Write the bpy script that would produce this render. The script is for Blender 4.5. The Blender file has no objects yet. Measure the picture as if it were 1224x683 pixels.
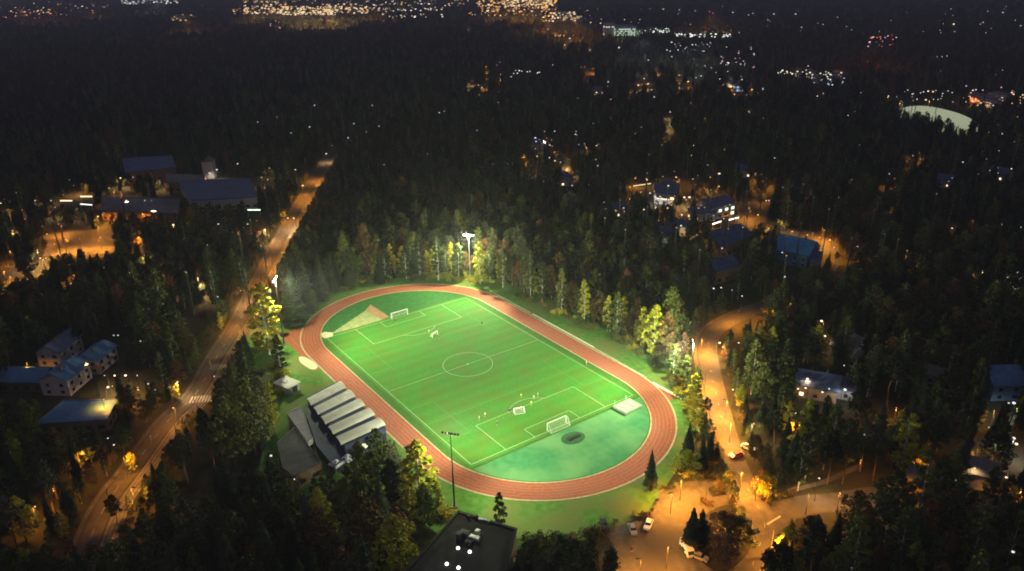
import bpy, math, random
import numpy as np
from math import radians as R, pi, sin, cos
from mathutils import Vector, Matrix
rnd = random.Random(7)
S = bpy.context.scene
COL = S.collection

# ------------------------------------------------------------------ camera (surveyed from the pitch and track markings)
F, PITCH, ROLL, CH, YAW, CX, CY = 914.348, .392587, .018659, 134.19, -.953918, 212.891, -130.377
PW, PH = 1224., 683.
cr, sr = cos(ROLL), sin(ROLL); cp, sp = cos(PITCH), sin(PITCH); cyw, syw = cos(YAW), sin(YAW)
def w3(x, y, z): return Vector((cyw*x + syw*y, -syw*x + cyw*y, z))
RIGHT0, FWD, UP0 = w3(1, 0, 0), w3(0, cp, -sp), w3(0, sp, cp)
def G(px, py, z=0.):
    a, b = px-PW/2, PH/2-py
    d = FWD*F + RIGHT0*(cr*a+sr*b) + UP0*(-sr*a+cr*b)
    t = (z-CH)/d.z
    return Vector((CX+d.x*t, CY+d.y*t, z))
def proj(x, y, z):
    d = Vector((x-CX, y-CY, z-CH)); fw = d.dot(FWD)
    if fw < 1: return (-9999, -9999, fw)
    u, v = F*d.dot(RIGHT0)/fw, F*d.dot(UP0)/fw
    return (PW/2+cr*u-sr*v, PH/2-(sr*u+cr*v), fw)
cam = bpy.data.cameras.new('camera'); co = bpy.data.objects.new('camera', cam); COL.objects.link(co)
Rt = RIGHT0*cr - UP0*sr
Up = RIGHT0*sr + UP0*cr
M = Matrix((Rt, Up, -FWD)).transposed().to_4x4(); M.translation = (CX, CY, CH)
co.matrix_world = M
cam.sensor_width = 36; cam.lens = 36*F/PW; cam.clip_start = 1; cam.clip_end = 40000
S.camera = co

# ------------------------------------------------------------------ materials
def nd(nt, t, **k):
    n = nt.nodes.new(t)
    for a, b in k.items(): setattr(n, a, b)
    return n
MATS = {}
def mat(name, c1, c2=None, scale=.3, rough=.8, detail=4, c3=None, metal=0, bump=0, rndv=0, emit=None, estr=0, sample=True, lo=.35, hi=.65, spec=.08, wave=None):
    if name in MATS: return MATS[name]
    m = bpy.data.materials.new(name); m.use_nodes = True; nt = m.node_tree
    b = nt.nodes['Principled BSDF']; L = nt.links.new
    b.inputs['Roughness'].default_value = rough; b.inputs['Metallic'].default_value = metal
    b.inputs['Specular IOR Level'].default_value = spec
    b.inputs['Base Color'].default_value = (*c1, 1)
    out = None
    if c2 is not None:
        tc = nd(nt, 'ShaderNodeTexCoord'); n = nd(nt, 'ShaderNodeTexNoise'); n.inputs['Scale'].default_value = scale
        n.inputs['Detail'].default_value = detail; L(tc.outputs['Object'], n.inputs['Vector'])
        r = nd(nt, 'ShaderNodeValToRGB'); r.color_ramp.elements[0].position = lo; r.color_ramp.elements[1].position = hi
        r.color_ramp.elements[0].color = (*c1, 1); r.color_ramp.elements[1].color = (*c2, 1)
        L(n.outputs['Fac'], r.inputs['Fac']); out = r.outputs['Color']
        if c3 is not None:
            n2 = nd(nt, 'ShaderNodeTexNoise'); n2.inputs['Scale'].default_value = scale*.13; n2.inputs['Detail'].default_value = 3
            L(tc.outputs['Object'], n2.inputs['Vector'])
            r2 = nd(nt, 'ShaderNodeValToRGB'); r2.color_ramp.elements[0].position = .42; r2.color_ramp.elements[1].position = .62
            mx = nd(nt, 'ShaderNodeMix', data_type='RGBA'); L(n2.outputs['Fac'], r2.inputs['Fac']); L(r2.outputs['Color'], mx.inputs[0])
            L(out, mx.inputs[6]); mx.inputs[7].default_value = (*c3, 1); out = mx.outputs[2]
        if wave:
            wv = nd(nt, 'ShaderNodeTexWave', bands_direction=wave[0]); wv.inputs['Scale'].default_value = wave[1]; wv.inputs['Distortion'].default_value = .6
            L(tc.outputs['Object'], wv.inputs['Vector'])
            mr = nd(nt, 'ShaderNodeMapRange'); L(wv.outputs['Fac'], mr.inputs[0]); mr.inputs[3].default_value = 1-wave[2]; mr.inputs[4].default_value = 1+wave[2]
            hv = nd(nt, 'ShaderNodeHueSaturation'); L(mr.outputs[0], hv.inputs['Value']); L(out, hv.inputs['Color']); out = hv.outputs[0]
        if bump:
            bp = nd(nt, 'ShaderNodeBump'); bp.inputs['Strength'].default_value = bump; bp.inputs['Distance'].default_value = .1
            L(n.outputs['Fac'], bp.inputs['Height']); L(bp.outputs[0], b.inputs['Normal'])
    if rndv:
        oi = nd(nt, 'ShaderNodeObjectInfo')
        mr = nd(nt, 'ShaderNodeMapRange'); L(oi.outputs['Random'], mr.inputs[0]); mr.inputs[3].default_value = 1-rndv; mr.inputs[4].default_value = 1+rndv
        hv = nd(nt, 'ShaderNodeHueSaturation'); L(mr.outputs[0], hv.inputs['Value'])
        m2 = nd(nt, 'ShaderNodeMath', operation='MULTIPLY_ADD'); L(oi.outputs['Random'], m2.inputs[0]); m2.inputs[1].default_value = -.07; m2.inputs[2].default_value = .53
        L(m2.outputs[0], hv.inputs['Hue'])
        if out: L(out, hv.inputs['Color'])
        else: hv.inputs['Color'].default_value = (*c1, 1)
        out = hv.outputs[0]
    if out: L(out, b.inputs['Base Color'])
    if emit:
        b.inputs['Emission Color'].default_value = (*emit, 1); b.inputs['Emission Strength'].default_value = estr
        if not sample: m.cycles.emission_sampling = 'NONE'
    MATS[name] = m
    return m

m_floor = mat('forest_floor', (.018, .020, .012), (.045, .042, .022), .25, c3=(.03, .026, .016), rough=.95)
m_lawn = mat('lawn_grass', (.050, .140, .020), (.100, .205, .036), .5, c3=(.125, .150, .042), rough=.95, bump=.3)
m_pitch = mat('pitch_turf', (.036, .146, .016), (.050, .174, .021), .9, c3=(.060, .135, .016), rough=.9, wave=('X', .055, .05))
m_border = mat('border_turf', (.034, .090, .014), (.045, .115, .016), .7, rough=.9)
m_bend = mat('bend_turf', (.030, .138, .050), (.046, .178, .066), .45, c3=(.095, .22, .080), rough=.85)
m_bendf = mat('far_bend_turf', (.020, .085, .020), (.030, .11, .022), .45, rough=.9)  # shade on the far bend is put into this darker green
m_track = mat('track_rubber', (.235, .064, .034), (.32, .100, .052), 1.1, c3=(.27, .088, .050), rough=.85, bump=.2)
m_line = mat('white_line_paint', (.34, .46, .28), rough=.7)
m_tline = mat('track_line_paint', (.40, .23, .16), rough=.7)
m_kerb = mat('kerb_paint', (.30, .25, .14), (.42, .36, .22), .8, rough=.6)
m_sand = mat('sand', (.42, .40, .25), (.52, .49, .33), .6, rough=.95)
m_sand2 = mat('worn_turf_sand', (.17, .21, .08), (.27, .28, .13), .4, rough=.95)
m_brown = mat('worn_clay', (.24, .115, .06), (.30, .19, .10), .4, rough=.95)
m_asph = mat('asphalt', (.056, .048, .040), (.086, .073, .060), .5, c3=(.066, .057, .048), rough=.9, bump=.2)
m_gravel = mat('gravel', (.075, .066, .055), (.12, .105, .085), .6, c3=(.07, .06, .05), rough=.95)
m_pave = mat('paving', (.12, .11, .10), (.16, .15, .135), .8, rough=.9)
m_rail = mat('rail_steel', (.28, .25, .22), rough=.4, metal=.8)
m_paint = mat('road_paint', (.26, .25, .22), (.36, .35, .31), 2, rough=.7)
m_steel = mat('galvanised_steel', (.42, .43, .42), (.52, .53, .52), 1, rough=.45, metal=.6)
m_dsteel = mat('dark_pole_paint', (.06, .065, .06), rough=.5)
m_white = mat('white_coating', (.72, .72, .68), (.80, .80, .76), 1, rough=.6)
m_memb = mat('roof_membrane', (.42, .42, .35), (.56, .55, .46), .35, c3=(.36, .35, .29), rough=.6)
m_navy = mat('navy_cladding', (.030, .036, .075), (.045, .050, .095), .4, rough=.6)
m_groof = mat('grey_roof_felt', (.13, .13, .125), (.20, .195, .185), .35, c3=(.10, .10, .095), rough=.85)
m_broof = mat('blue_roof_sheet', (.07, .15, .26), (.11, .22, .34), .5, c3=(.06, .12, .20), rough=.5)
m_droof = mat('dark_roof_sheet', (.060, .080, .150), (.095, .115, .19), .3, rough=.6)
m_black = mat('black_roof_felt', (.020, .019, .022), (.034, .032, .036), .5, c3=(.026, .024, .026), rough=.8)
m_wall = mat('pale_render', (.36, .32, .29), (.44, .39, .35), .5, rough=.85)
m_brick = mat('brown_brick', (.17, .10, .07), (.24, .15, .10), 1.5, rough=.9)
m_glass = mat('dark_window_glass', (.02, .025, .03), rough=.1, spec=.6)
m_rubber = mat('black_rubber', (.015, .015, .015), rough=.7)
m_cover = mat('landing_mat_cover', (.20, .30, .19), (.27, .38, .25), .8, rough=.6)
m_dark = mat('dark_tarpaulin', (.020, .030, .022), (.035, .05, .035), .8, rough=.7)
m_pad = mat('worn_ring_turf', (.022, .070, .030), (.035, .10, .042), .5, rough=.9)
def bark(n, a, b): return mat(n, a, b, 1.5, rough=.95)
m_bark = bark('brown_bark', (.06, .045, .03), (.11, .085, .06)); m_birch = bark('birch_bark', (.38, .37, .32), (.60, .58, .52)); m_pbark = bark('pine_bark', (.16, .08, .04), (.24, .13, .07))
FOL = dict(
 spruce=mat('spruce_needles', (.017, .027, .014), (.036, .048, .024), .6, rough=.8, rndv=.5),
 pine=mat('pine_needles', (.026, .035, .020), (.055, .064, .034), .6, rough=.8, rndv=.5),
 green=mat('green_leaves', (.052, .072, .020), (.098, .118, .030), .5, rough=.7, rndv=.5),
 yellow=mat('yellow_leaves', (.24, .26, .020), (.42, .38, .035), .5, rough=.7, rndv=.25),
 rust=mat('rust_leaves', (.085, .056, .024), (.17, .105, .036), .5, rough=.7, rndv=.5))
def lens(name, c, s): return mat(name, (.8, .8, .8), emit=c, estr=s, sample=False)
WARM, ORG, WHT, GRN, RED, PNK, BLU = (1, .74, .42), (1, .50, .14), (.95, .93, .88), (.75, 1, .70), (1, .12, .04), (1, .55, .60), (.45, .65, 1)
LC = dict(y=WARM, o=ORG, w=WHT, g=GRN, r=RED, p=PNK, b=BLU)
for k, c in LC.items(): MATS['lens_'+k] = lens('lamp_glass_'+k, c, {'w': 1.3, 'b': 1.3, 'g': 1.4}.get(k, 2.3))

# ------------------------------------------------------------------ mesh helpers
class MB:
    def __init__(s): s.v = []; s.f = []; s.mi = []
    def add(s, vs, fs, mi=0, T=None):
        o = len(s.v)
        s.v += [tuple(T @ Vector(v)) if T else tuple(v) for v in vs]
        s.f += [tuple(i+o for i in f) for f in fs]; s.mi += [mi]*len(fs)
    def box(s, c, d, rz=0, mi=0, T=None, top=None):
        hx, hy, hz = d[0]/2, d[1]/2, d[2]/2; k = top or (1, 1)
        vs = [(-hx, -hy, -hz), (hx, -hy, -hz), (hx, hy, -hz), (-hx, hy, -hz), (-hx*k[0], -hy*k[1], hz), (hx*k[0], -hy*k[1], hz), (hx*k[0], hy*k[1], hz), (-hx*k[0], hy*k[1], hz)]
        vs = [(c[0]+x*cos(rz)-y*sin(rz), c[1]+x*sin(rz)+y*cos(rz), c[2]+z) for x, y, z in vs]
        s.add(vs, [(0, 3, 2, 1), (4, 5, 6, 7), (0, 1, 5, 4), (1, 2, 6, 5), (2, 3, 7, 6), (3, 0, 4, 7)], mi, T)
    def tube(s, pts, r0, r1=None, n=6, mi=0, cap=True):
        r1 = r0 if r1 is None else r1; pts = [Vector(p) for p in pts]; m = len(pts); o = len(s.v)
        for i, p in enumerate(pts):
            d = (pts[min(i+1, m-1)]-pts[max(i-1, 0)]).normalized(); a = d.orthogonal().normalized() if abs(d.z) < .99 else Vector((1, 0, 0)); b = d.cross(a)
            r = r0+(r1-r0)*i/max(1, m-1)
            for k in range(n):
                t = 2*pi*k/n; s.v.append(tuple(p+a*r*cos(t)+b*r*sin(t)))
        for i in range(m-1):
            for k in range(n):
                s.f.append((o+i*n+k, o+i*n+(k+1) % n, o+(i+1)*n+(k+1) % n, o+(i+1)*n+k)); s.mi.append(mi)
        if cap:
            s.f.append(tuple(o+k for k in range(n))[::-1]); s.f.append(tuple(o+(m-1)*n+k for k in range(n))); s.mi += [mi, mi]
    def prism(s, poly, z0, z1, mi=0, top_mi=None):
        n = len(poly); o = len(s.v)
        s.v += [(p[0], p[1], z0) for p in poly]+[(p[0], p[1], z1) for p in poly]
        for i in range(n): s.f.append((o+i, o+(i+1) % n, o+n+(i+1) % n, o+n+i)); s.mi.append(mi)
        s.f.append(tuple(range(o+n, o+2*n))); s.mi.append(mi if top_mi is None else top_mi)
        s.f.append(tuple(range(o, o+n))[::-1]); s.mi.append(mi)
    def build(s, name, mats, parent=None, smooth=False, kind=None):
        me = bpy.data.meshes.new(name); me.from_pydata(s.v, [], s.f)
        for m in (mats if isinstance(mats, (list, tuple)) else [mats]): me.materials.append(m)
        me.polygons.foreach_set('material_index', s.mi)
        if smooth: me.polygons.foreach_set('use_smooth', [True]*len(s.f))
        me.update(); o = bpy.data.objects.new(name, me); COL.objects.link(o)
        if parent: o.parent = parent
        if kind: o['kind'] = kind
        return o
def tag(o, label, cat, group=None):
    o['label'] = label; o['category'] = cat
    if group: o['group'] = group
    return o
def thing(name, label, cat, loc=(0, 0, 0), rz=0, group=None):
    o = bpy.data.objects.new(name, None); COL.objects.link(o); o.empty_display_size = 1
    o.location = loc; o.rotation_euler = (0, 0, rz)
    return tag(o, label, cat, group)
def copy_tree(o, parent=None):
    c = o.copy(); COL.objects.link(c)
    if parent: c.parent = parent
    for ch in KIDS.get(o, []) : copy_tree(ch, c)
    return c
KIDS = {}
def reg(o, *ch): KIDS[o] = list(ch); return o
def sheet(name, poly, z, m, kind='structure'):
    b = MB(); b.v = [(p[0], p[1], z) for p in poly]; b.f = [tuple(range(len(poly)))]; b.mi = [0]
    o = b.build(name, m); o['kind'] = kind
    if o.data.polygons[0].normal.z < 0: o.data.flip_normals()
    return o
def strip(b, pts, w, z, mi=0, off=0, w1=None):
    pts = [Vector((p[0], p[1])) for p in pts]; n = len(pts); o = len(b.v)
    for i, p in enumerate(pts):
        d = (pts[min(i+1, n-1)]-pts[max(i-1, 0)]).normalized(); q = Vector((-d.y, d.x)); ww = w if w1 is None else w+(w1-w)*i/(n-1)
        a = p+q*(off-ww/2); c = p+q*(off+ww/2); b.v += [(a.x, a.y, z), (c.x, c.y, z)]
    for i in range(n-1): b.f.append((o+2*i, o+2*i+2, o+2*i+3, o+2*i+1)); b.mi.append(mi)
def smooth_line(pts, k=6):
    P = [Vector((p[0], p[1])) for p in pts]; out = []
    for i in range(len(P)-1):
        p0, p1, p2, p3 = P[max(i-1, 0)], P[i], P[i+1], P[min(i+2, len(P)-1)]
        for j in range(k):
            t = j/k; out.append(.5*((2*p1)+(p2-p0)*t+(2*p0-5*p1+4*p2-p3)*t*t+(3*p1-p0-3*p2+p3)*t**3))
    out.append(P[-1]); return out
def arc(cx, cy, r, a0, a1, n=40): return [(cx+r*cos(a0+(a1-a0)*i/n), cy+r*sin(a0+(a1-a0)*i/n)) for i in range(n+1)]
def stad(r, L=84.39, n=48): return arc(L/2, 0, r, -pi/2, pi/2, n)+arc(-L/2, 0, r, pi/2, 1.5*pi, n)

# ------------------------------------------------------------------ visibility mask: what the trees must leave open
W_, H_ = 1224, 683
MASK = np.zeros((H_+140, W_+80), bool); yy, xx = np.mgrid[-40:H_+100, -40:W_+40]
def k_disc(x, y, r): MASK[(xx-x)**2+(yy-y)**2 <= r*r] = True
def k_line(pts, r):
    for (a, b), (c, d) in zip(pts[:-1], pts[1:]):
        L2 = (c-a)**2+(d-b)**2+1e-6; t = np.clip(((xx-a)*(c-a)+(yy-b)*(d-b))/L2, 0, 1)
        MASK[(xx-a-t*(c-a))**2+(yy-b-t*(d-b))**2 <= r*r] = True
def k_poly(P):
    ins = np.zeros(MASK.shape, bool); n = len(P)
    for i in range(n):
        x0, y0 = P[i]; x1, y1 = P[(i+1) % n]
        if y0 == y1: continue
        c = ((y0 > yy) != (y1 > yy)) & (xx < (x1-x0)*(yy-y0)/(y1-y0)+x0); ins ^= c
    MASK[ins] = True

# ------------------------------------------------------------------ ground, lawn
b = MB(); N = 40; ext = 16000
xs = [math.copysign(abs(i/N)**2.2*ext, i) for i in range(-N, N+1)]
for yv in xs:
    for xv in xs: b.v.append((xv, yv, -.06))
n1 = 2*N+1
for j in range(2*N):
    for i in range(2*N): b.f.append((j*n1+i, j*n1+i+1, (j+1)*n1+i+1, (j+1)*n1+i)); b.mi.append(0)
b.build('ground', m_floor, kind='structure')
lawn_px = [(285, 395), (345, 385), (400, 345), (500, 328), (560, 322), (600, 335), (655, 356), (705, 378), (765, 405), (812, 432), (838, 470), (836, 520), (800, 575), (778, 612), (735, 632), (700, 645), (600, 660), (540, 650), (470, 600), (400, 590), (300, 600), (320, 520), (330, 450), (290, 440)]
sheet('lawn', [G(*p)[:2] for p in lawn_px], -.03, m_lawn)

# ------------------------------------------------------------------ stadium
RI, WT = 36.4, 7.72
sheet('running_track', stad(RI+WT), 0.00, m_track)
b = MB()
b.v = [(-67, -47.0, .012), (-42, -RI, .012), (-42, -RI-WT, .012), (-40, -44.2, .012)]
o = sheet('sprint_chute', [(-68, -36.6), (-68, -46.6), (-30, -46.6), (-30, -37.5), (-42, -36.6)], .012, m_track)
sheet('sprint_chute', [(34, 37.6), (34, 44.1), (63, 43.6), (62.5, 38.2), (50, 37.6)], .012, m_track)
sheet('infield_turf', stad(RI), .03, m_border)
HL, HW = 105.3/2, 65.2/2
def clipD(x0, sgn):
    a = math.acos(max(-1, (x0-42.195)/(RI-.5)))
    A = arc(42.195, 0, RI-.5, -a, a, 40)
    return [(sgn*x, sgn*y) for x, y in A]
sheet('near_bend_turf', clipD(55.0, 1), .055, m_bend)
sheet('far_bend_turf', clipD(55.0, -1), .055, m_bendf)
sheet('pitch', [(-HL-1.2, -HW-1), (HL+1.2, -HW-1), (HL+1.2, HW+1), (-HL-1.2, HW+1)], .055, m_pitch)
b = MB(); LW = .14; zl = .08
def ln(pts, w=LW): strip(b, pts, w, zl)
def rect(x0, y0, x1, y1): ln([(x0, y0), (x1, y0)]); ln([(x1, y0+.1), (x1, y1-.1)]); ln([(x1, y1), (x0, y1)]); ln([(x0, y1-.1), (x0, y0+.1)])
rect(-HL, -HW, HL, HW); ln([(0, -HW+.1), (0, HW-.1)]); ln(arc(0, 0, 9.15, 0, 2*pi, 64)); ln(arc(0, 0, .25, 0, 2*pi, 10), .3)
for s in (-1, 1):
    for d, w_ in ((16.5, 20.16), (5.5, 9.16)):
        ln([(s*(HL-.1), -w_), (s*(HL-d), -w_)]); ln([(s*(HL-d), -w_+.1), (s*(HL-d), w_-.1)]); ln([(s*(HL-d), w_), (s*(HL-.1), w_)])
    a = math.acos(5.5/9.15); ln([(s*x, y) for x, y in arc(HL-11, 0, 9.15, pi-a, pi+a, 20)])
    # junior pitch marks, fainter
b.build('pitch_markings', m_line, kind='structure')
b = MB(); m_faint = mat('faint_line_paint', (.10, .235, .05), rough=.8)
for s in (-1, 1):
    strip(b, [(s*26.3, -HW+.3), (s*26.3, HW-.3)], .14, .071)
    for q in (-1, 1):
        strip(b, [(s*15, q*HW-q*.3), (s*15, q*(HW-9))], .14, .071); strip(b, [(s*15, q*(HW-9)), (s*38, q*(HW-9))], .14, .071); strip(b, [(s*38, q*(HW-9)), (s*38, q*HW-q*.3)], .14, .071)
b.build('junior_pitch_markings', m_faint, kind='structure')
b = MB()
for k in range(1, 6): 
    p = stad(RI+.3+k*1.235); strip(b, p+[p[0]], .07, .026)
strip(b, [(-67, -44.2), (40, -44.2)], .09, .026)
b.build('lane_lines', m_tline, kind='structure')
def loop_kerb(name, r, w, h, m, label):
    b = MB(); p = stad(r, n=48); q = stad(r+w, n=48); n = len(p)
    b.v = [(x, y, -.02) for x, y in p]+[(x, y, h) for x, y in p]+[(x, y, h) for x, y in q]+[(x, y, -.02) for x, y in q]
    for i in range(n):
        j = (i+1) % n
        for a in range(3): b.f.append((a*n+i, a*n+j, (a+1)*n+j, (a+1)*n+i)); b.mi.append(0)
    return b.build(name, m, kind='structure')
loop_kerb('inner_kerb', RI-.1, .38, .07, m_kerb, '')
loop_kerb('outer_kerb', RI+WT, .55, .045, m_kerb, '')
b = MB(); strip(b, [(-50, 45.6), (-22, 45.6)], .35, .03); strip(b, [(-21, 45.7), (18, 45.6)], .75, .035); strip(b, [(18, 45.4), (47, 44.9)], .25, .03)
strip(b, [(50.5, 44.0), (64.5, 43.9)], 1.0, .035)
b.build('jump_runway_edge', mat('runway_edge', (.55, .55, .42), (.66, .66, .52), .5, rough=.7), kind='structure')
# throwing sector, worn clay, sand
P2 = lambda l, z=0: [G(x, y)[:2] for x, y in l]
sheet('throwing_sector', P2([(394, 400.5), (437, 371.5), (457, 382.5), (440, 388)]), .075, m_sand2)
sheet('javelin_runway', P2([(437, 371.5), (443, 364), (465, 379), (457, 382.5)]), .078, m_brown)
sheet('throwing_circle', P2([(384, 399), (388, 397), (398, 398), (398, 402), (389, 405), (385, 403)]), .082, m_sand)
sheet('shot_put_sand', smooth_line(P2([(357, 427), (364, 427), (377, 434), (380, 438), (376, 442), (368, 440), (359, 433), (357, 427)])), .03, m_sand)
sheet('worn_path', P2([(318, 400), (345, 398), (345, 402), (322, 406)]), .012, m_sand2)

def goal(x, sgn, h, wd, dep, label, y0=0, rz=None):
    t = thing('football_goal', label, 'goal', (x, y0, .06), rz if rz is not None else 0 if sgn > 0 else pi)
    b = MB(); 
    for y in (-wd/2, wd/2): b.tube([(0, y, 0), (0, y, h)], .10)
    b.tube([(0, -wd/2, h), (0, wd/2, h)], .10); b.build('goal_frame', m_white, t)
    b = MB()
    for y in (-wd/2, wd/2): b.tube([(0, y, h), (dep*.4, y, h), (dep, y, .05), (0, y, .05)], .04)
    b.tube([(dep, -wd/2, .05), (dep, wd/2, .05)], .04); b.build('stanchion', m_white, t)
    b = MB(); st = .30; r = .014
    n = int(wd/st)
    for i in range(n+1):
        y = -wd/2+wd*i/n; b.tube([(.05, y, h), (dep*.4, y, h-.02), (dep-.03, y, .08)], r, n=3, cap=False)
    for k in range(12):
        u = k/11; q = Vector((dep*.4*min(1, u*2.5), 0, h)) if u < .4 else Vector((dep*.4+(dep*.6)*(u-.4)/.6, 0, h-(h-.08)*(u-.4)/.6))
        b.tube([(q.x, -wd/2, q.z), (q.x, wd/2, q.z)], r, n=3, cap=False)
        for y in (-wd/2, wd/2): b.tube([(.05, y, h*(1-u)+.05*u), ((dep*.4+dep*.6*u), y, h*(1-u)+.06*u)], r, n=3, cap=False)
    b.build('goal_net', mat('net_cord', (.5, .52, .46)), t)
    return t
goal(HL-.6, 1, 2.6, 7.6, 2.2, 'large white football goal with dense net in front of the bright green bend')
goal(-HL, -1, 2.5, 7.4, 1.8, 'white football goal beside the brown throwing sector at the far end')
goal(37.9, 1, 1.6, 3.4, 1.3, 'small white practice goal standing inside the near penalty box', -4.4, R(-20))
goal(-27.7, 1, 1.6, 3.2, 1.3, 'small white practice goal out in the middle of the far half', 2.4, R(200))
# high jump mat
g = G(750, 488); t = thing('high_jump_mat', 'pale covered high jump landing mat on the green bend by the right track edge', 'landing mat', (g.x, g.y, .06), R(2))
b = MB(); b.box((0, 0, .12), (5.6, 7.6, .24)); b.build('base_pallet', m_dark, t)
b = MB(); b.box((0, 0, .59), (5.9, 7.9, .70), top=(.97, .97)); b.box((.2, -1.3, 1.0), (4.6, 1.6, .12)); b.box((.1, 1.5, 1.0), (4.4, 1.2, .12)); b.build('mat_cover', m_cover, t)
for s in (-1, 1): b = MB(); b.tube([(-3.3, s*2.6, 0), (-3.3, s*2.6, 2.2)], .06); b.box((-3.3, s*2.6, .03), (.7, .7, .06)); b.build('upright', m_white, t)
# dark ring with cage
g = G(685, 524); t = thing('throwing_ring', 'dark round throwing ring pad with black folded cover on the near bend', 'throwing ring', (g.x, g.y, .06), R(90))
b = MB(); b.prism([(4.1*cos(a*pi/16), 3.1*sin(a*pi/16)) for a in range(32)], 0, .03); b.build('ring_pad', m_pad, t)
b = MB(); b.box((.2, -.2, .38), (4.6, 1.3, .7), top=(.95, .7)); b.box((-1.2, .7, .25), (1.6, .8, .44), top=(.9, .8)); b.build('cover', m_dark, t)

# ------------------------------------------------------------------ people
def person_mesh():
    J = [(0, 0, .96), (0, 0, 1.2), (0, 0, 1.42), (0, 0, 1.52), (0, .02, 1.66), (0, .01, 1.76), (.19, 0, 1.40), (.27, .03, 1.12), (.29, .14, .90), (-.19, 0, 1.40), (-.30, .02, 1.13), (-.30, .16, .95), (.10, 0, .90), (.14, .10, .50), (.15, .02, .08), (.15, .16, .04), (-.10, 0, .90), (-.15, -.04, .50), (-.18, -.14, .09), (-.18, 0, .04)]
    E_ = [(0, 1), (1, 2), (2, 3), (3, 4), (4, 5), (2, 6), (6, 7), (7, 8), (2, 9), (9, 10), (10, 11), (0, 12), (12, 13), (13, 14), (14, 15), (0, 16), (16, 17), (17, 18), (18, 19)]
    rr = [.15, .14, .16, .06, .11, .09, .075, .05, .035, .075, .05, .035, .095, .065, .045, .04, .095, .065, .045, .04]
    me = bpy.data.meshes.new('person'); me.from_pydata(J, E_, []); o = bpy.data.objects.new('person', me); COL.objects.link(o)
    m = o.modifiers.new('skin', 'SKIN'); s = o.modifiers.new('sub', 'SUBSURF'); s.levels = 1
    for i, v in enumerate(me.skin_vertices[0].data): v.radius = (rr[i], rr[i]); v.use_root = (i == 0)
    dg = bpy.context.evaluated_depsgraph_get(); ev = bpy.data.meshes.new_from_object(o.evaluated_get(dg))
    bpy.data.objects.remove(o)
    return ev
pm = person_mesh()
m_skin = mat('skin', (.45, .28, .2)); shirts = [mat('white_shirt', (.34, .38, .30)), mat('dark_shirt', (.03, .035, .05)), mat('yellow_bib', (.6, .62, .08))]; m_short = mat('dark_shorts', (.03, .03, .04))
PM = []
for sh in shirts:
    m = pm.copy(); m.materials.clear()
    for q in (m_skin, sh, m_short): m.materials.append(q)
    for p in m.polygons:
        z = p.center.z; x = abs(p.center.x); p.material_index = 0 if (z > 1.5 or (z < .55 and z > .1) or (x > .22 and z < 1.05 and z > .8)) else (1 if z > .92 else 2); p.use_smooth = True
    PM.append(m)
ppl = [(573, 503, 0, 'player in a white shirt standing alone by the left edge of the near penalty box'), (580, 499, 0, 'player in white a few steps right of the lone player by the near penalty box'),
 (609, 494, 1, 'player in dark clothes beside the small practice goal in the near penalty box'), (623, 491, 0, 'player in white just right of the small practice goal in the near penalty box'),
 (635, 485, 2, 'player in a yellow bib running right of the practice goal in the near box'), (643, 475, 0, 'player in white standing furthest right above the near penalty box'), (638, 478, 0, 'player in white beside the furthest right player above the near penalty box'), (623, 476, 2, 'player in a yellow bib above the practice goal in the near half'),
 (513, 399, 2, 'player in a yellow bib left of the practice goal in the far half'), (525, 406, 1, 'player in dark clothes right of the practice goal in the far half'), (576, 389, 1, 'player in dark clothes standing by the right touchline in the far half'), (473, 386, 1, 'person in dark clothes standing in front of the far goal'), (594, 509, 1, 'player in dark clothes inside the near penalty box left of the goal'), (701, 437, 0, 'person in white standing on the kerb of the right straight'), (755, 660, 1, 'person in dark clothes walking across the lit parking area')]
for px, py, k, lb in ppl:
    g = G(px, py); o = bpy.data.objects.new('person', PM[k]); COL.objects.link(o)
    o.location = (g.x, g.y, .06 if px < 750 else .03); o.rotation_euler.z = rnd.uniform(0, 6.28)
    if lb == 0: tag(o, 'one of the players standing in a ring before the near goal, in ' + ('white', 'dark clothes', 'a yellow bib')[k], 'person', 'players in a ring before the near goal' + (' in white', ' in dark', ' in yellow')[k])
    elif lb == 1: tag(o, 'player in the small huddle in the middle of the far half, in ' + ('white', 'dark clothes', 'a yellow bib')[k], 'person', 'huddled players in the far half' + (' in white', ' in dark', ' in yellow')[k])
    else: tag(o, lb, 'person')

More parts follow.
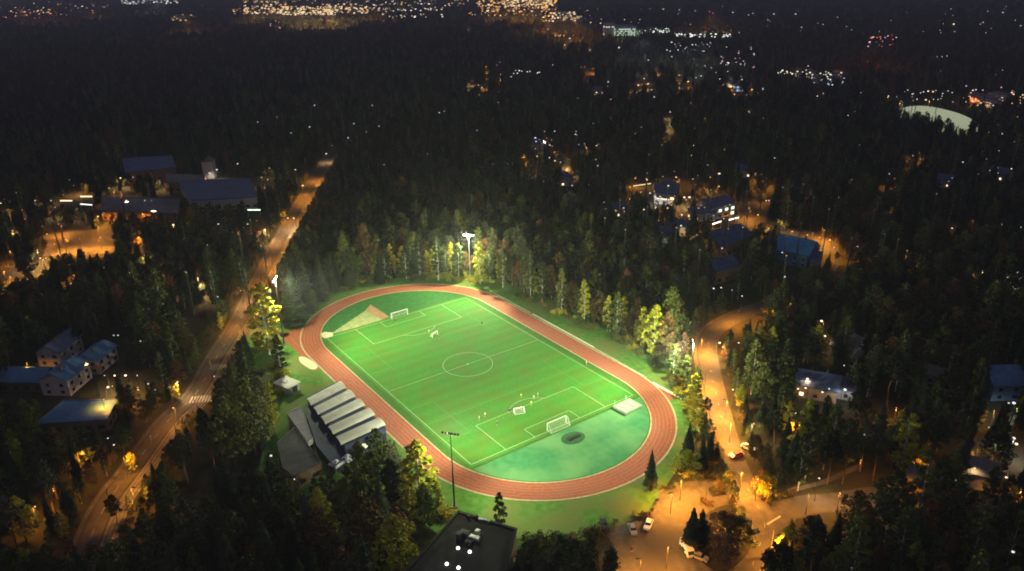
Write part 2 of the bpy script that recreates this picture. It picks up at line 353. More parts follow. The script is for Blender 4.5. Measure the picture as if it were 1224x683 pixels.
# ------------------------------------------------------------------ floodlight masts with their real lamps
FLOOD = 208000
def spot(name, loc, target, power, color, size, blend=.6, soft=.6, parent=None):
    l = bpy.data.lights.new(name, 'SPOT'); l.energy = power; l.color = color; l.spot_size = R(size); l.spot_blend = blend; l.shadow_soft_size = soft
    o = bpy.data.objects.new(name, l); COL.objects.link(o); o.location = loc
    o.rotation_euler = (Vector(target)-Vector(loc)).to_track_quat('-Z', 'Y').to_euler()
    return o
def mast(x, y, h, label, k=1., tg=None):
    t = thing('floodlight_mast', label, 'floodlight', (x, y, 0)); face = math.atan2(-y, -x*.6)
    b = MB(); b.tube([(0, 0, 0), (0, 0, h*.5), (0, 0, h)], .26, .13, 10); b.build('pole', m_steel if y > 0 > x else m_dsteel, t)
    b = MB(); b.prism([(.9*cos(a*pi/4), .9*sin(a*pi/4)) for a in range(8)], -.02, .35); b.build('foundation', m_pave, t)
    b = MB(); u = Vector((-sin(face), cos(face), 0)); d = Vector((cos(face), sin(face), 0))
    b.tube([u*-2.5+Vector((0, 0, h-.3)), u*2.5+Vector((0, 0, h-.3))], .11)
    b.build('crossarm', m_steel, t)
    lm = lens('floodlight_glass', (.95, 1, .85), 14)
    for i in range(6):
        q = u*(-2.1+.84*i)+Vector((0, 0, h-.1))
        T = Matrix.Translation(q)@Matrix.Rotation(face, 4, 'Z')@Matrix.Rotation(R(28), 4, 'Y')
        b = MB(); b.box((0, 0, 0), (.3, .66, .42), mi=0, T=T, top=(1, .95)); b.box((.17, 0, 0), (.03, .52, .28), mi=1, T=T)
        b.box((-.05, .0, -.28), (.08, .5, .12), T=T); b.build('floodlight', [m_dsteel, lm], t)
    tg = tg or [(x*.15, y*1.12), (-x*.1, -y*.35), (x*.75, -y*.9), (-x*.35, -y*.1)]
    for i, (tx, ty) in enumerate(tg):
        spot('floodlight_beam', (x+d.x*.5, y+d.y*.5, h-.6), (tx, ty, 0), FLOOD*k*(.62 if y > 0 else .28, .8, .95, .9)[i], (.96, 1, .68), (100, 96, 96, 84)[i], 1, .5)
    l = bpy.data.lights.new('floodlight_spill', 'POINT'); l.energy = FLOOD*k*(.10 if x > 0 > y else .50 if y > 0 > x else .28 if y > 0 else .25); l.color = (.96, 1, .56); l.shadow_soft_size = .8
    o = bpy.data.objects.new('floodlight_spill', l); COL.objects.link(o); o.location = (x+d.x*.7, y+d.y*.7, h-.9)
    for z in (0,): k_line([proj(x, y, 0)[:2], proj(x, y, h)[:2]], 3)
mast(66.0, -46.6, 23.6, 'floodlight mast standing in front of the near left bend, beside the black flat roof')
spot('floodlight_beam', (66.2, -46.0, 23), (78, -24, 0), FLOOD*.22, (.96, 1, .68), 90, 1, .5)
spot('floodlight_beam', (-57.4, -48.0, 27), (-44, -68, 0), FLOOD*.22, (.96, 1, .60), 90, 1, .5)
mast(-68.5, 45.4, 22.6, 'floodlight mast among the trees behind the far bend')
mast(-57.5, -48.2, 28.0, 'floodlight mast beside the tall yellow tree between the main road and the track')
mast(67.0, 44.5, 22, 'floodlight mast in the pale bushes beside the right bend')

# ------------------------------------------------------------------ roads
r1 = smooth_line([G(*p)[:2] for p in [(95, 700), (130, 610), (165, 560), (205, 505), (240, 470), (262, 430), (290, 385), (312, 340), (332, 300), (352, 262), (370, 230), (385, 205), (397, 185), (420, 165), (450, 148)]])
b = MB(); strip(b, r1, 4.6, -.01, off=1.6); b.build('main_road', m_asph, kind='structure')
b = MB(); strip(b, r1, 1.4, -.004, off=5.2); b.build('footpath', m_gravel, kind='structure')
b = MB(); strip(b, r1, 4.2, -.016, off=-3.4); b.build('tramway_bed', m_gravel, kind='structure')
b = MB()
for k in (-1.9, -3.0, -4.1, -5.2): strip(b, r1, .09, .04, off=k)
b.build('tram_rails', m_rail, kind='structure')
b = MB()
for off in (-.8, 4.0): strip(b, r1, .2, .10, off=off)
b.build('road_kerbs', m_gravel, kind='structure')
def dashes(name, line, w, L, gap, z, off=0):
    b = MB(); acc = 0; seg = [Vector(line[0])]; P = [Vector(p) for p in line]; on = True; cur = 0; last = P[0]
    D = [0]
    for i in range(1, len(P)): D.append(D[-1]+(P[i]-P[i-1]).length)
    def at(s):
        for i in range(1, len(P)):
            if D[i] >= s: t = (s-D[i-1])/(D[i]-D[i-1]); return P[i-1].lerp(P[i], t)
        return P[-1]
    s = 0
    while s+L < D[-1]:
        strip(b, [at(s), at(s+L)], w, z, off=off); s += L+gap
    return b.build(name, m_paint, kind='structure')
dashes('centre_line', r1, .12, 3, 6, .006, off=1.6)
r2 = smooth_line([G(*p)[:2] for p in [(890, 700), (905, 660), (914, 625), (897, 590), (880, 558), (868, 520), (858, 480), (849, 440), (846, 415), (854, 396), (880, 380), (912, 368), (945, 358), (985, 345), (1010, 325)]])
b = MB(); strip(b, r2, 7.0, -.008); b.build('side_road', m_asph, kind='structure')
b = MB(); strip(b, r2, 1.5, -.002, off=4.6); b.build('side_footpath', m_gravel, kind='structure')
dashes('side_centre_line', r2, .10, 1.5, 6, .008)
r3 = smooth_line([G(*p)[:2] for p in [(908, 625), (935, 612), (965, 603), (1000, 600), (1050, 592), (1100, 588)]])
b = MB(); strip(b, r3, 7.5, -.004); b.build('east_road', m_asph, kind='structure')
r4 = smooth_line([G(*p)[:2] for p in [(925, 592), (955, 584), (985, 576), (1003, 568), (1030, 556)]])
b = MB(); strip(b, r4, 1.7, .004); b.build('east_footpath', m_gravel, kind='structure')
sheet('junction', P2([(855, 560), (880, 548), (912, 600), (960, 598), (960, 612), (935, 640), (925, 700), (870, 700), (895, 660), (905, 640), (895, 615), (870, 600)]), .0, m_asph)
sheet('parking_area', P2([(722, 634), (776, 617), (788, 590), (805, 577), (852, 573), (878, 590), (905, 612), (905, 640), (898, 665), (880, 700), (735, 700), (738, 660)]), -.005, m_gravel)
isl = smooth_line([G(*p)[:2] for p in [(848, 612), (868, 604), (888, 612), (899, 632), (897, 655), (880, 676), (855, 683), (835, 668), (822, 655), (828, 632), (848, 612)]], 4)
b = MB(); b.prism(isl[:-1], -.05, .12); b.build('traffic_island', [m_floor], kind='structure')
b = MB(); b.prism([G(*p)[:2] for p in [(846, 585), (858, 578), (871, 584), (868, 592), (852, 594)]], -.05, .12); b.build('small_island', [m_floor], kind='structure')
# zebra crossing over the main road
b = MB(); c0 = G(243, 477); dd = (G(250, 462)-G(236, 490)).normalized(); nn = Vector((-dd.y, dd.x, 0))
for i in range(9):
    q = c0+nn*(-4.0+i*1.0); strip(b, [(q-dd*2.2)[:2], (q+dd*2.2)[:2]], .55, .010)
b.build('zebra_crossing', m_paint, kind='structure')
b = MB()
for (a, c, w) in [((917, 627), (933, 617), .5), ((925, 634), (922, 655), .12), ((921, 657), (905, 690), .12)]: strip(b, P2([a, c]), w, .012)
b.build('junction_markings', m_paint, kind='structure')
# upper left lit yard, right yards, field beyond
sheet('school_yard', P2([(52, 282), (60, 275), (140, 275), (137, 300), (120, 309), (52, 306)]), -.02, m_gravel)
sheet('yard', P2([(862, 245), (905, 240), (925, 262), (890, 275), (866, 262)]), -.02, m_asph)
sheet('yard', P2([(940, 272), (968, 276), (1000, 290), (1004, 305), (985, 298), (950, 286)]), -.02, m_asph)
sheet('yard', P2([(0, 318), (35, 316), (38, 336), (0, 340)]), -.02, m_gravel)
for p in ([(52, 282), (60, 275), (135, 275), (133, 296), (116, 302), (90, 297), (60, 306)], [(868, 250), (900, 245), (915, 258), (885, 268)], [(943, 276), (966, 279), (1000, 292), (998, 300), (960, 285)]): k_poly(p)
k_poly([(303, 398), (345, 392), (400, 350), (500, 333), (562, 333), (598, 341), (652, 363), (702, 388), (762, 414), (812, 442), (836, 480), (836, 540), (850, 570), (920, 690), (745, 690), (740, 645), (620, 640), (550, 612), (530, 600), (505, 560), (462, 512), (452, 525), (420, 545), (400, 556), (378, 560), (362, 575), (333, 568), (330, 520), (342, 500), (326, 470), (338, 450), (318, 440), (300, 425)])
def pxl(l): return [(proj(p[0], p[1], 0)[0], proj(p[0], p[1], 0)[1]) for p in l]
k_line([(160, 575), (205, 505)], 3); k_line([(205, 505), (240, 470), (262, 430), (290, 385)], 3.5); k_line([(290, 385), (312, 340), (332, 300), (352, 262), (370, 230)], 3.5); k_disc(240, 476, 9); k_disc(155, 583, 9); k_line([(370, 230), (397, 185)], 3)
k_line([(905, 683), (914, 625), (897, 590), (880, 558), (868, 520), (858, 480), (849, 440), (846, 415), (856, 394), (880, 380), (900, 373)], 7)
k_line([(915, 622), (935, 612), (965, 603), (1000, 600)], 9); k_line([(960, 583), (985, 576), (1000, 570)], 1); k_poly([(485, 690), (545, 610), (620, 633), (600, 690)])

# ------------------------------------------------------------------ vehicles
def car(px, py, rz, mb, label, lit=None):
    g = G(px, py); t = thing('parked_car', label, 'car', (g.x, g.y, .02), rz)
    b = MB(); prof = [(-2.15, .35), (-2.2, .75), (-1.9, .95), (-1.35, 1.0), (1.0, .98), (1.95, .82), (2.2, .6), (2.15, .33)]
    n = len(prof)
    for s in (-1, 1): b.v += [(x, s*(.86 if .5 < z < .9 else .80), z) for x, z in prof]
    b.f = [tuple(range(n))[::-1], tuple(range(n, 2*n))]+[(i, (i+1) % n, n+(i+1) % n, n+i) for i in range(n)]; b.mi = [0]*len(b.f)
    b.box((-.35, 0, 1.44), (1.7, 1.22, .04), mi=0); b.build('body', mb, t)
    b = MB(); b.add([(-1.65, -.74, .98), (1.0, -.74, .98), (1.0, .74, .98), (-1.65, .74, .98), (-1.2, -.6, 1.42), (.5, -.6, 1.42), (.5, .6, 1.42), (-1.2, .6, 1.42)], [(0, 1, 5, 4), (1, 2, 6, 5), (2, 3, 7, 6), (3, 0, 4, 7), (4, 5, 6, 7)]); b.build('window', m_glass, t)
    for x in (-1.35, 1.35):
        for s in (-1, 1): b = MB(); b.tube([(x, s*.68, .32), (x, s*.88, .32)], .32, n=12); b.build('wheel', m_rubber, t)
    for s in (-1, 1):
        b = MB(); b.box((2.12, s*.6, .62), (.1, .3, .15)); b.build('headlight', MATS['lens_w'] if lit == 'head' else m_glass, t)
        b = MB(); b.box((-2.17, s*.62, .72), (.1, .3, .18)); b.build('tail_light', MATS['lens_r'] if lit else mat('red_plastic', (.3, .02, .02)), t)
    return t
m_cw = mat('white_car_paint', (.75, .75, .74), rough=.3, spec=.6); m_cg = mat('grey_car_paint', (.28, .28, .29), rough=.3, spec=.6); m_cr = mat('red_car_paint', (.35, .03, .03), rough=.3, spec=.6); m_cb = mat('dark_car_paint', (.03, .03, .035), rough=.3, spec=.6)
car(775, 629, R(-60), m_cw, 'white car parked along the grass edge of the parking area')
car(756, 635, R(-30), m_cg, 'grey car parked left of the white car, nearest the dark bushes'); car(722, 629, R(-30), m_cb, 'dark car parked at the left tip of the parking area under the grass bank')
car(880, 546, R(-100), m_cr, 'red car with glowing tail lights driving along the orange lit side road', 'tail')
car(894, 537, R(10), m_cw, 'white car parked at the dark wood edge beside the side road'); car(937, 657, R(55), m_cw, 'white car at the bottom right edge of the junction, half under dark trees')
car(836, 668, R(20), m_cg, 'grey car parked behind the pale van at the traffic island')
g = G(821, 659); t = thing('delivery_van', 'pale delivery van parked at the left corner of the tree covered island', 'van', (g.x, g.y, .02), R(-25))
b = MB(); b.box((-.5, 0, 1.35), (4.2, 2.0, 2.0), top=(.98, .9)); b.add([(1.6, -1, .35), (2.7, -.95, .35), (2.7, -.95, 1.1), (2.2, -.9, 1.9), (1.6, -.9, 2.3), (1.6, 1, .35), (2.7, .95, .35), (2.7, .95, 1.1), (2.2, .9, 1.9), (1.6, .9, 2.3)], [(0, 1, 2, 3, 4), (9, 8, 7, 6, 5), (1, 6, 7, 2), (3, 8, 9, 4), (2, 7, 8, 3)]); b.build('body', m_cw, t)
b = MB(); b.add([(2.72, -.8, 1.14), (2.72, .8, 1.14), (2.24, .8, 1.86), (2.24, -.8, 1.86)], [(0, 1, 2, 3)]); b.build('windscreen', m_glass, t)
for x in (-1.7, 1.7):
    for s in (-1, 1): b = MB(); b.tube([(x, s*.8, .36), (x, s*1.03, .36)], .36, n=12); b.build('wheel', m_rubber, t)

# ------------------------------------------------------------------ pavilion beside the track
def gpoly(l, z): return [G(x, y, z)[:2] for x, y in l]
t = thing('sports_pavilion', 'pavilion with five pale curved roof vaults and dark blue side wall beside the track', 'pavilion', (10, -52, 0))
def loc(t, l): return [(x-t.location.x, y-t.location.y) for x, y in l]
zE = 5.2
TL, TR, BR, BL = [Vector(p) for p in gpoly([(367, 475), (403, 456), (461, 511), (412, 533)], zE)]
TL, TR, BR, BL = [Vector((p.x-10, p.y+52)) for p in (TL, TR, BR, BL)]
b = MB(); b.prism([TL, BL, BR, TR], 0, zE-.05); b.build('wall', m_navy, t)
NV = 5
for i in range(NV):
    a0, a1 = i/NV+.02, (i+1)/NV-.035; b = MB(); K = 9
    A = [TL.lerp(BL, a0), TL.lerp(BL, a1)]; B = [TR.lerp(BR, a0), TR.lerp(BR, a1)]
    for j in range(K):
        u = j/(K-1); h = zE+.75*sin(pi*u)**.7
        p = A[0].lerp(A[1], u); q = B[0].lerp(B[1], u); e = (q-p).normalized()*.7
        b.v += [(p.x-e.x, p.y-e.y, h), (q.x+e.x, q.y+e.y, h), (p.x-e.x, p.y-e.y, h-.25 if 0 < j < K-1 else h-.1), (q.x+e.x, q.y+e.y, h-.25 if 0 < j < K-1 else h-.1)]
    for j in range(K-1):
        o = 4*j; b.f += [(o, o+1, o+5, o+4), (o+2, o+6, o+7, o+3), (o, o+4, o+6, o+2), (o+1, o+3, o+7, o+5)]; b.mi += [0]*4
    b.build('roof_vault', m_memb, t, smooth=False)
    for P_ in (A, B):
        b = MB(); o = len(b.v); b.v += [(P_[0].lerp(P_[1], j/(K-1)).x, P_[0].lerp(P_[1], j/(K-1)).y, zE+.6*sin(pi*j/(K-1))**.8) for j in range(K)]; b.f.append(tuple(range(o, o+K))); b.mi.append(0)
        b.build('gable_panel', m_glass, t)
for i in range(5):
    p = BL.lerp(BR, (i+.5)/5); b = MB(); nrm = (BL-TL).normalized()*.06; b.box((p.x+nrm.x, p.y+nrm.y, 2), (.1, 2.0, 2.4), math.atan2(nrm.y, nrm.x)); b.build('window', m_glass, t)
k_poly([(364, 475), (403, 452), (463, 511), (440, 530), (412, 548)])
def block(name, label, cat, roof_px, z, wallm, roofm, par=.35, windows=0, lit=0, litc='y', rooms=None, grp=None, mask=True, wz=None):
    P = gpoly(roof_px, z); cx = sum(p[0] for p in P)/len(P); cy = sum(p[1] for p in P)/len(P)
    A = sum(P[i][0]*P[(i+1) % len(P)][1]-P[(i+1) % len(P)][0]*P[i][1] for i in range(len(P)))
    if A < 0: P = P[::-1]
    t = thing(name, label, cat, (cx, cy, 0), 0, grp); Q = [(x-cx, y-cy) for x, y in P]
    b = MB(); b.prism(Q, 0, z); b.build('wall', wallm, t)
    b = MB(); Qo = [(x*1.02, y*1.02) for x, y in Q]; Qi = [(x*.965, y*.965) for x, y in Q]; n = len(Q)
    b.v = [(x, y, z+.01) for x, y in Qo]+[(x, y, z+par) for x, y in Qo]+[(x, y, z+par) for x, y in Qi]+[(x, y, z+.12) for x, y in Qi]
    for i in range(n):
        j = (i+1) % n
        for a in range(3): b.f.append((a*n+i, a*n+j, (a+1)*n+j, (a+1)*n+i)); b.mi.append(0)
    b.f.append(tuple(range(3*n, 4*n))); b.mi.append(0); b.f.append(tuple(range(n))[::-1]); b.mi.append(0)
    b.build('roof', roofm, t)
    # windows on the two walls that face the viewer
    rr = random.Random(int(cx*7+cy)); made = 0
    for i in range(n):
        p, q = Vector(Q[i]), Vector(Q[(i+1) % n]); e = q-p; nn_ = Vector((e.y, -e.x)).normalized()
        if nn_.dot(Vector((CX-cx, CY-cy))) <= 0 or windows == 0: continue
        k = max(1, int(e.length/4.2)); rows = max(1, int(z/3.1))
        for rrow in range(rows):
            for w in range(k):
                if made >= windows: break
                made += 1; c = p.lerp(q, (w+.5)/k)+nn_*.03; is_lit = rr.random() < lit
                b = MB(); b.box((c.x, c.y, 1.7+rrow*3.0), (min(2.2, e.length/k*.6), .08, 1.4), math.atan2(e.y, e.x)); b.build('window', MATS['win_'+litc] if is_lit else m_glass, t)
    if mask: k_poly([(x, y) for x, y in roof_px])
    return t
for k, c in LC.items(): MATS['win_'+k] = mat('lit_window_'+k, (.5, .5, .5), emit=c, estr=2.2)
block('changing_room_annexe', 'grey flat roofed annexe in shade behind the vaulted pavilion', 'annexe', [(331, 530), (352, 512), (384, 553), (352, 570), (338, 560)], 4.5, m_brick, mat('annexe_roof_felt', (.055, .055, .052), (.085, .085, .08), .35), windows=6)
block('lean_to_hall', 'low dark navy roofed hall along the blue wall of the vaulted pavilion', 'hall', [(365, 484), (409, 521), (412, 549), (399, 558), (379, 534), (366, 496)], 2.6, m_navy, m_navy)
block('storage_building', 'narrow pale roofed building wedged between the annexe and the low navy hall', 'storage building', [(343, 495), (360, 486), (374, 524), (368, 530)], 4.0, m_wall, mat('pale_roof_felt', (.26, .245, .25), (.33, .31, .31), .4), windows=3)
g = G(344, 466); t = thing('kiosk', 'small pale hut with a dark doorway above the vaulted pavilion', 'hut', (g.x, g.y, 0), R(20))
b = MB(); b.box((0, 0, 1.4), (7, 5, 2.8)); b.build('wall', m_wall, t); b = MB(); b.box((0, 0, 2.9), (7.8, 5.8, .22)); b.box((-1.2, 0, 3.15), (2.2, 1.5, .3)); b.build('roof', m_memb, t)
b = MB(); b.box((3.52, .3, 1.2), (.08, 2.2, 2.3)); b.build('door', m_dark, t); k_poly([(330, 462), (345, 452), (357, 462), (352, 474), (332, 474)])
for px, py, lb in [(403, 562, 'white canopy tent at the foot of the navy pavilion wall'), (416, 556, 'small white canopy tent right of the larger tent below the pavilion'), (433, 541, 'round topped white canopy half hidden by trees right of the pavilion')]:
    g = G(px, py); t = thing('canopy_tent', lb, 'canopy', (g.x, g.y, 0), R(20)); s = 1.7
    b = MB(); b.add([(-s, -s, 2.4), (s, -s, 2.4), (s, s, 2.4), (-s, s, 2.4), (0, 0, 3.4), (-s, -s, 2.1), (s, -s, 2.1), (s, s, 2.1), (-s, s, 2.1)], [(0, 1, 4), (1, 2, 4), (2, 3, 4), (3, 0, 4), (5, 6, 1, 0), (6, 7, 2, 1), (7, 8, 3, 2), (8, 5, 0, 3)]); b.build('canopy', m_white, t)
    for sx in (-1, 1):
        for sy in (-1, 1): b = MB(); b.tube([(sx*s*.95, sy*s*.95, 0), (sx*s*.95, sy*s*.95, 2.3)], .04); b.build('leg', m_steel, t)
    k_disc(px, py-3, 6)
# black roofed hall at the bottom edge
t = block('sports_hall', 'large black flat roofed hall with round bright rooflights at the bottom edge', 'hall', [(548, 613), (617, 634), (597, 720), (455, 720)], 8, m_brick, m_black, par=.5, windows=10)
L = t.location
for px, py in [(547.5, 655), (561.5, 659.5), (534, 674), (548, 678.5)]:
    g = G(px, py, 8.5); b = MB(); K = 10
    for zz, r in ((0, .4), (.2, .4), (.4, .28), (.5, .0)): b.v += [(g.x-L.x+r*cos(a*2*pi/K), g.y-L.y+r*sin(a*2*pi/K), 8.3+zz) for a in range(K)]
    for j in range(3):
        for a in range(K): b.f.append((j*K+a, j*K+(a+1) % K, (j+1)*K+(a+1) % K, (j+1)*K+a)); b.mi.append(0)
    b.build('rooflight', mat('rooflight_dome', (.8, .8, .8), emit=(1, .97, .95), estr=3.5), t)
for i, (px, py, w, d, h) in enumerate([(556, 640, 2.2, 1.4, 1.3), (566, 644, 3.0, 1.0, .9), (549, 643, 1.2, 1.2, 1.6), (571, 638, 1.0, 1.0, 1.2), (560, 649, 1.6, .8, .7), (575, 622, 1.2, .6, .7), (569, 619, .8, .8, .9), (582, 623, 1.6, .6, .5), (560, 619, .6, .6, .8)]):
    g = G(px, py, 8.3); b = MB(); b.box((g.x-L.x, g.y-L.y, 8.13+h/2), (w, d, h), R(30)); b.box((g.x-L.x, g.y-L.y, 8.16+h), (w*.5, d*.5, .14), R(30)); b.build('roof_vent', m_steel if i % 2 else m_dsteel, t)
b = MB(); g0, g1 = G(560, 652, 8.4), G(574, 637, 8.4); b.tube([g0-L, g1-L], .12); b.build('duct', m_steel, t)

# ------------------------------------------------------------------ houses
def house(px, py, w, d, h, rz, label, roofm, wallm=None, rh=2.6, nw=6, lit=.0, litc='y', grp=None, name='house', cat='house', mr=0, chim=True):
    g = G(px, py); t = thing(name, label, cat, (g.x, g.y, 0), rz, grp); wallm = wallm or m_wall
    b = MB(); P = [(-w/2, -d/2), (w/2, -d/2), (w/2, d/2), (-w/2, d/2)]
    b.add([(x, y, 0) for x, y in P]+[(x, y, h) for x, y in P]+[(-w/2, 0, h+rh), (w/2, 0, h+rh)], [(0, 1, 5, 4), (2, 3, 7, 6), (1, 2, 6, 9, 5), (3, 0, 4, 8, 7)]); b.build('wall', wallm, t)
    b = MB(); ov = .6; k = rh/(d/2); zt = .22
    for s in (-1, 1):
        A = [(-w/2-ov, s*(d/2+ov), h-k*ov+.03), (w/2+ov, s*(d/2+ov), h-k*ov+.03), (w/2+ov, 0, h+rh+.03), (-w/2-ov, 0, h+rh+.03)]
        b.add(A+[(x, y, z+zt) for x, y, z in A], [(0, 1, 2, 3), (4, 7, 6, 5), (0, 4, 5, 1), (1, 5, 6, 2), (3, 7, 4, 0)])
    ro = b.build('roof', roofm, t)
    if chim: b = MB(); b.box((w*.2, d*.12, h+rh+.2), (.8, .8, 1.8)); b.build('chimney', m_brick, ro)
    rr = random.Random(int(px*31+py)); k = 0
    for s, ax in ((-1, 0), (1, 0), (-1, 1), (1, 1)):
        L = w if ax == 0 else d; m = max(1, int(L/4)); rows = max(1, int(h/2.7))
        for r_ in range(rows):
            for i in range(m):
                if k >= nw*4: break
                k += 1; u = -L/2+L*(i+.5)/m; z = 1.5+2.7*r_; b = MB()
                if ax == 0: b.box((u, s*(d/2+.03), z), (1.3, .08, 1.2))
                else: b.box((s*(w/2+.03), u, z), (.08, 1.3, 1.2))
                f = b.build('window', MATS['win_'+litc] if rr.random() < lit else m_glass, t)
    a = (G(px+1, py)-g).length; k_disc(px, py-h*.5/a*.7, (mr or max(3, .42*w/a)))
    return t
a0 = math.atan2((G(100, 430)-G(65, 440)).y, (G(100, 430)-G(65, 440)).x)
house(82, 462, 13, 10, 6.2, R(-40), 'pale two storey house with blue roof left of the road, its gable facing the camera', m_broof, mat('pinkish_render', (.40, .33, .31), (.48, .40, .37), .5), rh=2.6)
house(118, 438, 12, 9, 5.5, R(-40), 'dim house behind the pale gabled house, nearer the row of garden lamps', m_broof, mat('pinkish_render', (.6, .5, .46)), rh=2.2)
house(75, 428, 14, 9, 6, R(-40), 'dim two storey house at the back left of the pale gabled house', m_droof)
house(38, 460, 16, 10, 4.2, R(50), 'low dim house with long teal roof at the left edge beside the pale gabled house', m_broof, mat('dark_timber', (.08, .06, .05)))
block('terraced_house', 'flat blue grey roofed house in front of the pale gabled house at the left', 'house', [(42, 508), (76, 480), (140, 478), (128, 502)], 4.2, m_brick, m_broof, windows=8)
# school
block('school_wing', 'long dark blue roofed school wing with one glowing light strip', 'school wing', [(214, 217), (298, 214), (308, 236), (228, 240)], 7, m_wall, m_droof, windows=10, lit=.05)
block('school_wing', 'dark flat school wing furthest back, left of the two bright wall lamps', 'school wing', [(146, 190), (205, 186), (210, 200), (150, 207)], 8, m_brick, m_droof, windows=8)
block('school_wing', 'low dark school wing between the back wing and the light strip wing', 'school wing', [(200, 208), (245, 210), (240, 222), (196, 218)], 6, m_brick, m_groof, windows=6)
block('school_wing', 'low school wing with two long pale cornices above the orange lit yard', 'school wing', [(125, 236), (215, 238), (212, 256), (120, 252)], 6, m_brick, m_groof, windows=8)
g = G(252, 212); t = thing('school_tower', 'small pale gabled stair tower with bright wall lamps on the school roof', 'stair tower', (g.x, g.y, 0), R(-30)); b = MB(); b.box((0, 0, 6), (9, 7, 12)); b.build('wall', m_wall, t)
b = MB(); b.add([(-4.8, -3.8, 12.02), (4.8, -3.8, 12.02), (4.8, 3.8, 12.02), (-4.8, 3.8, 12.02), (-4.8, 0, 14.5), (4.8, 0, 14.5)], [(0, 1, 5, 4), (2, 3, 4, 5), (1, 2, 5), (3, 0, 4), (0, 3, 2, 1)]); b.build('roof', m_groof, t); k_poly([(240, 200), (262, 195), (262, 212), (240, 212)])
def light_strip(px0, px1, z, c, label, hgt=.5, s=None, grp=None, dep=.3):
    a, b_ = G(*px0, z), G(*px1, z); e = b_-a; mid = (a+b_)/2
    t = thing('light_strip', label, 'light strip', (mid.x, mid.y, 0), math.atan2(e.y, e.x), grp)
    b = MB(); b.box((0, 0, z), (e.length, dep, hgt)); b.build('lamp_tube', MATS['strip_'+c], t)
    b = MB(); b.box((0, 0, z+hgt/2+.12), (e.length+.6, dep+.5, .2))
    for q in (-.48, .48): b.box((e.length*q, 0, (z-hgt/2)/2), (.2, .2, z-hgt/2))
    b.build('canopy_frame', m_steel, t); k_line([px0, px1], 2.5)
for k, c in LC.items(): MATS['strip_'+k] = mat('strip_glass_'+k, (.6, .6, .6), emit=c, estr=3)
light_strip((246, 237.5), (283, 240.5), 5, 'y', 'long white light strip under the eaves of the dark blue school wing')
light_strip((72, 240), (86, 240), 4, 'y', 'short warm light strip above the orange lit yard', .6)
light_strip((96, 235), (110, 235), 4, 'y', 'short bright canopy light left of the school', .6)
light_strip((96, 244), (110, 245), 4, 'w', 'short pale canopy light just below the brighter one left of the school', .5)
light_strip((296, 251), (311, 251), 4, 'g', 'greenish light strip between the school and the main road', .6)
light_strip((914, 268.5), (926, 264), 4, 'w', 'lower left of the two white light strips by the orange lit yard at right', .6) if False else None
light_strip((852, 268), (862, 264.5), 4, 'w', 'lower of the two slanted white light strips below the dark roofs', .7)
light_strip((871, 263), (883, 260), 4, 'w', 'upper of the two slanted white light strips beside the orange yard', .7)
light_strip((757, 222.5), (778, 219.5), 5, 'y', 'thin warm eaves light behind the dark square roof', .3)
light_strip((785, 237), (800, 239), 4, 'y', 'pale light strip under the dark square roof', .3)
# mid right cluster of buildings
block('community_hall', 'dark square roofed hall with a row of lamps along its front', 'hall', [(782, 222), (800, 214), (812, 222), (808, 234), (782, 230)], 7, m_wall, m_droof, windows=6, lit=.2)
block('office_block', 'dark flat roofed block right of the brightest warm wall lamp', 'office block', [(838, 238), (870, 234), (880, 243), (850, 250)], 7, m_wall, m_droof, windows=12, lit=.5, litc='g')
block('office_block', 'long dim blue roofed block below the two slanted light strips', 'office block', [(848, 278), (885, 268), (902, 282), (862, 296)], 6, m_brick, m_broof if False else mat('dim_blue_roof', (.03, .06, .13), (.06, .10, .19), .2), windows=8)
block('warehouse', 'dim blue roofed building furthest down the slope below the long blue block', 'building', [(848, 312), (876, 305), (884, 318), (856, 326)], 6, m_brick, MATS['dim_blue_roof'], windows=6)
house(950, 312, 17, 15, 7, R(15), 'house with bright blue hipped roof below the orange lit yard', mat('bright_blue_roof', (.05, .19, .32), (.08, .25, .40), .4), mat('blue_render', (.10, .20, .32)), rh=5, mr=16)
block('house_extension', 'dark blue flat extension stuck to the right of the bright blue roof', 'extension', [(972, 297), (984, 303), (980, 318), (968, 314)], 5, m_brick, m_droof)
house(1020, 430, 12, 11, 5, R(-10), 'unlit house with pale grey gable wall in the right woods', m_groof, mat('grey_boards', (.16, .17, .18), (.2, .21, .22), .6), rh=5, mr=9)
house(975, 470, 13, 10, 5, R(30), 'house in the right woods with warm lit porch and windows', m_droof, mat('brown_boards', (.25, .17, .11), (.32, .22, .15), .6), rh=3, lit=.3, mr=14)
house(1002, 470, 9, 8, 4, R(30), 'dim lilac roofed house right of the house with the lit porch', mat('lilac_roof', (.10, .09, .14)), rh=2.5, mr=8)
house(1198, 468, 15, 12, 6, R(55), 'house with steep pale blue roof at the right edge above the bright white lamp', m_broof, mat('blue_boards', (.16, .26, .36)), rh=4, mr=16)
house(1112, 455, 7, 6, 4, R(20), 'small unlit grey house left of the pale blue roofed house', m_groof, mat('grey_boards', (.2, .2, .2)), rh=2, mr=5)
house(1165, 575, 9, 8, 5, R(25), 'house with orange lit wall under dark trees at the lower right', m_groof, m_wall, rh=2.5, mr=9)
house(1101, 580, 7, 7, 4, R(25), 'small hut glowing orange below the round golden tree at lower right', m_groof, mat('timber_boards', (.3, .18, .09)), rh=2, mr=6)
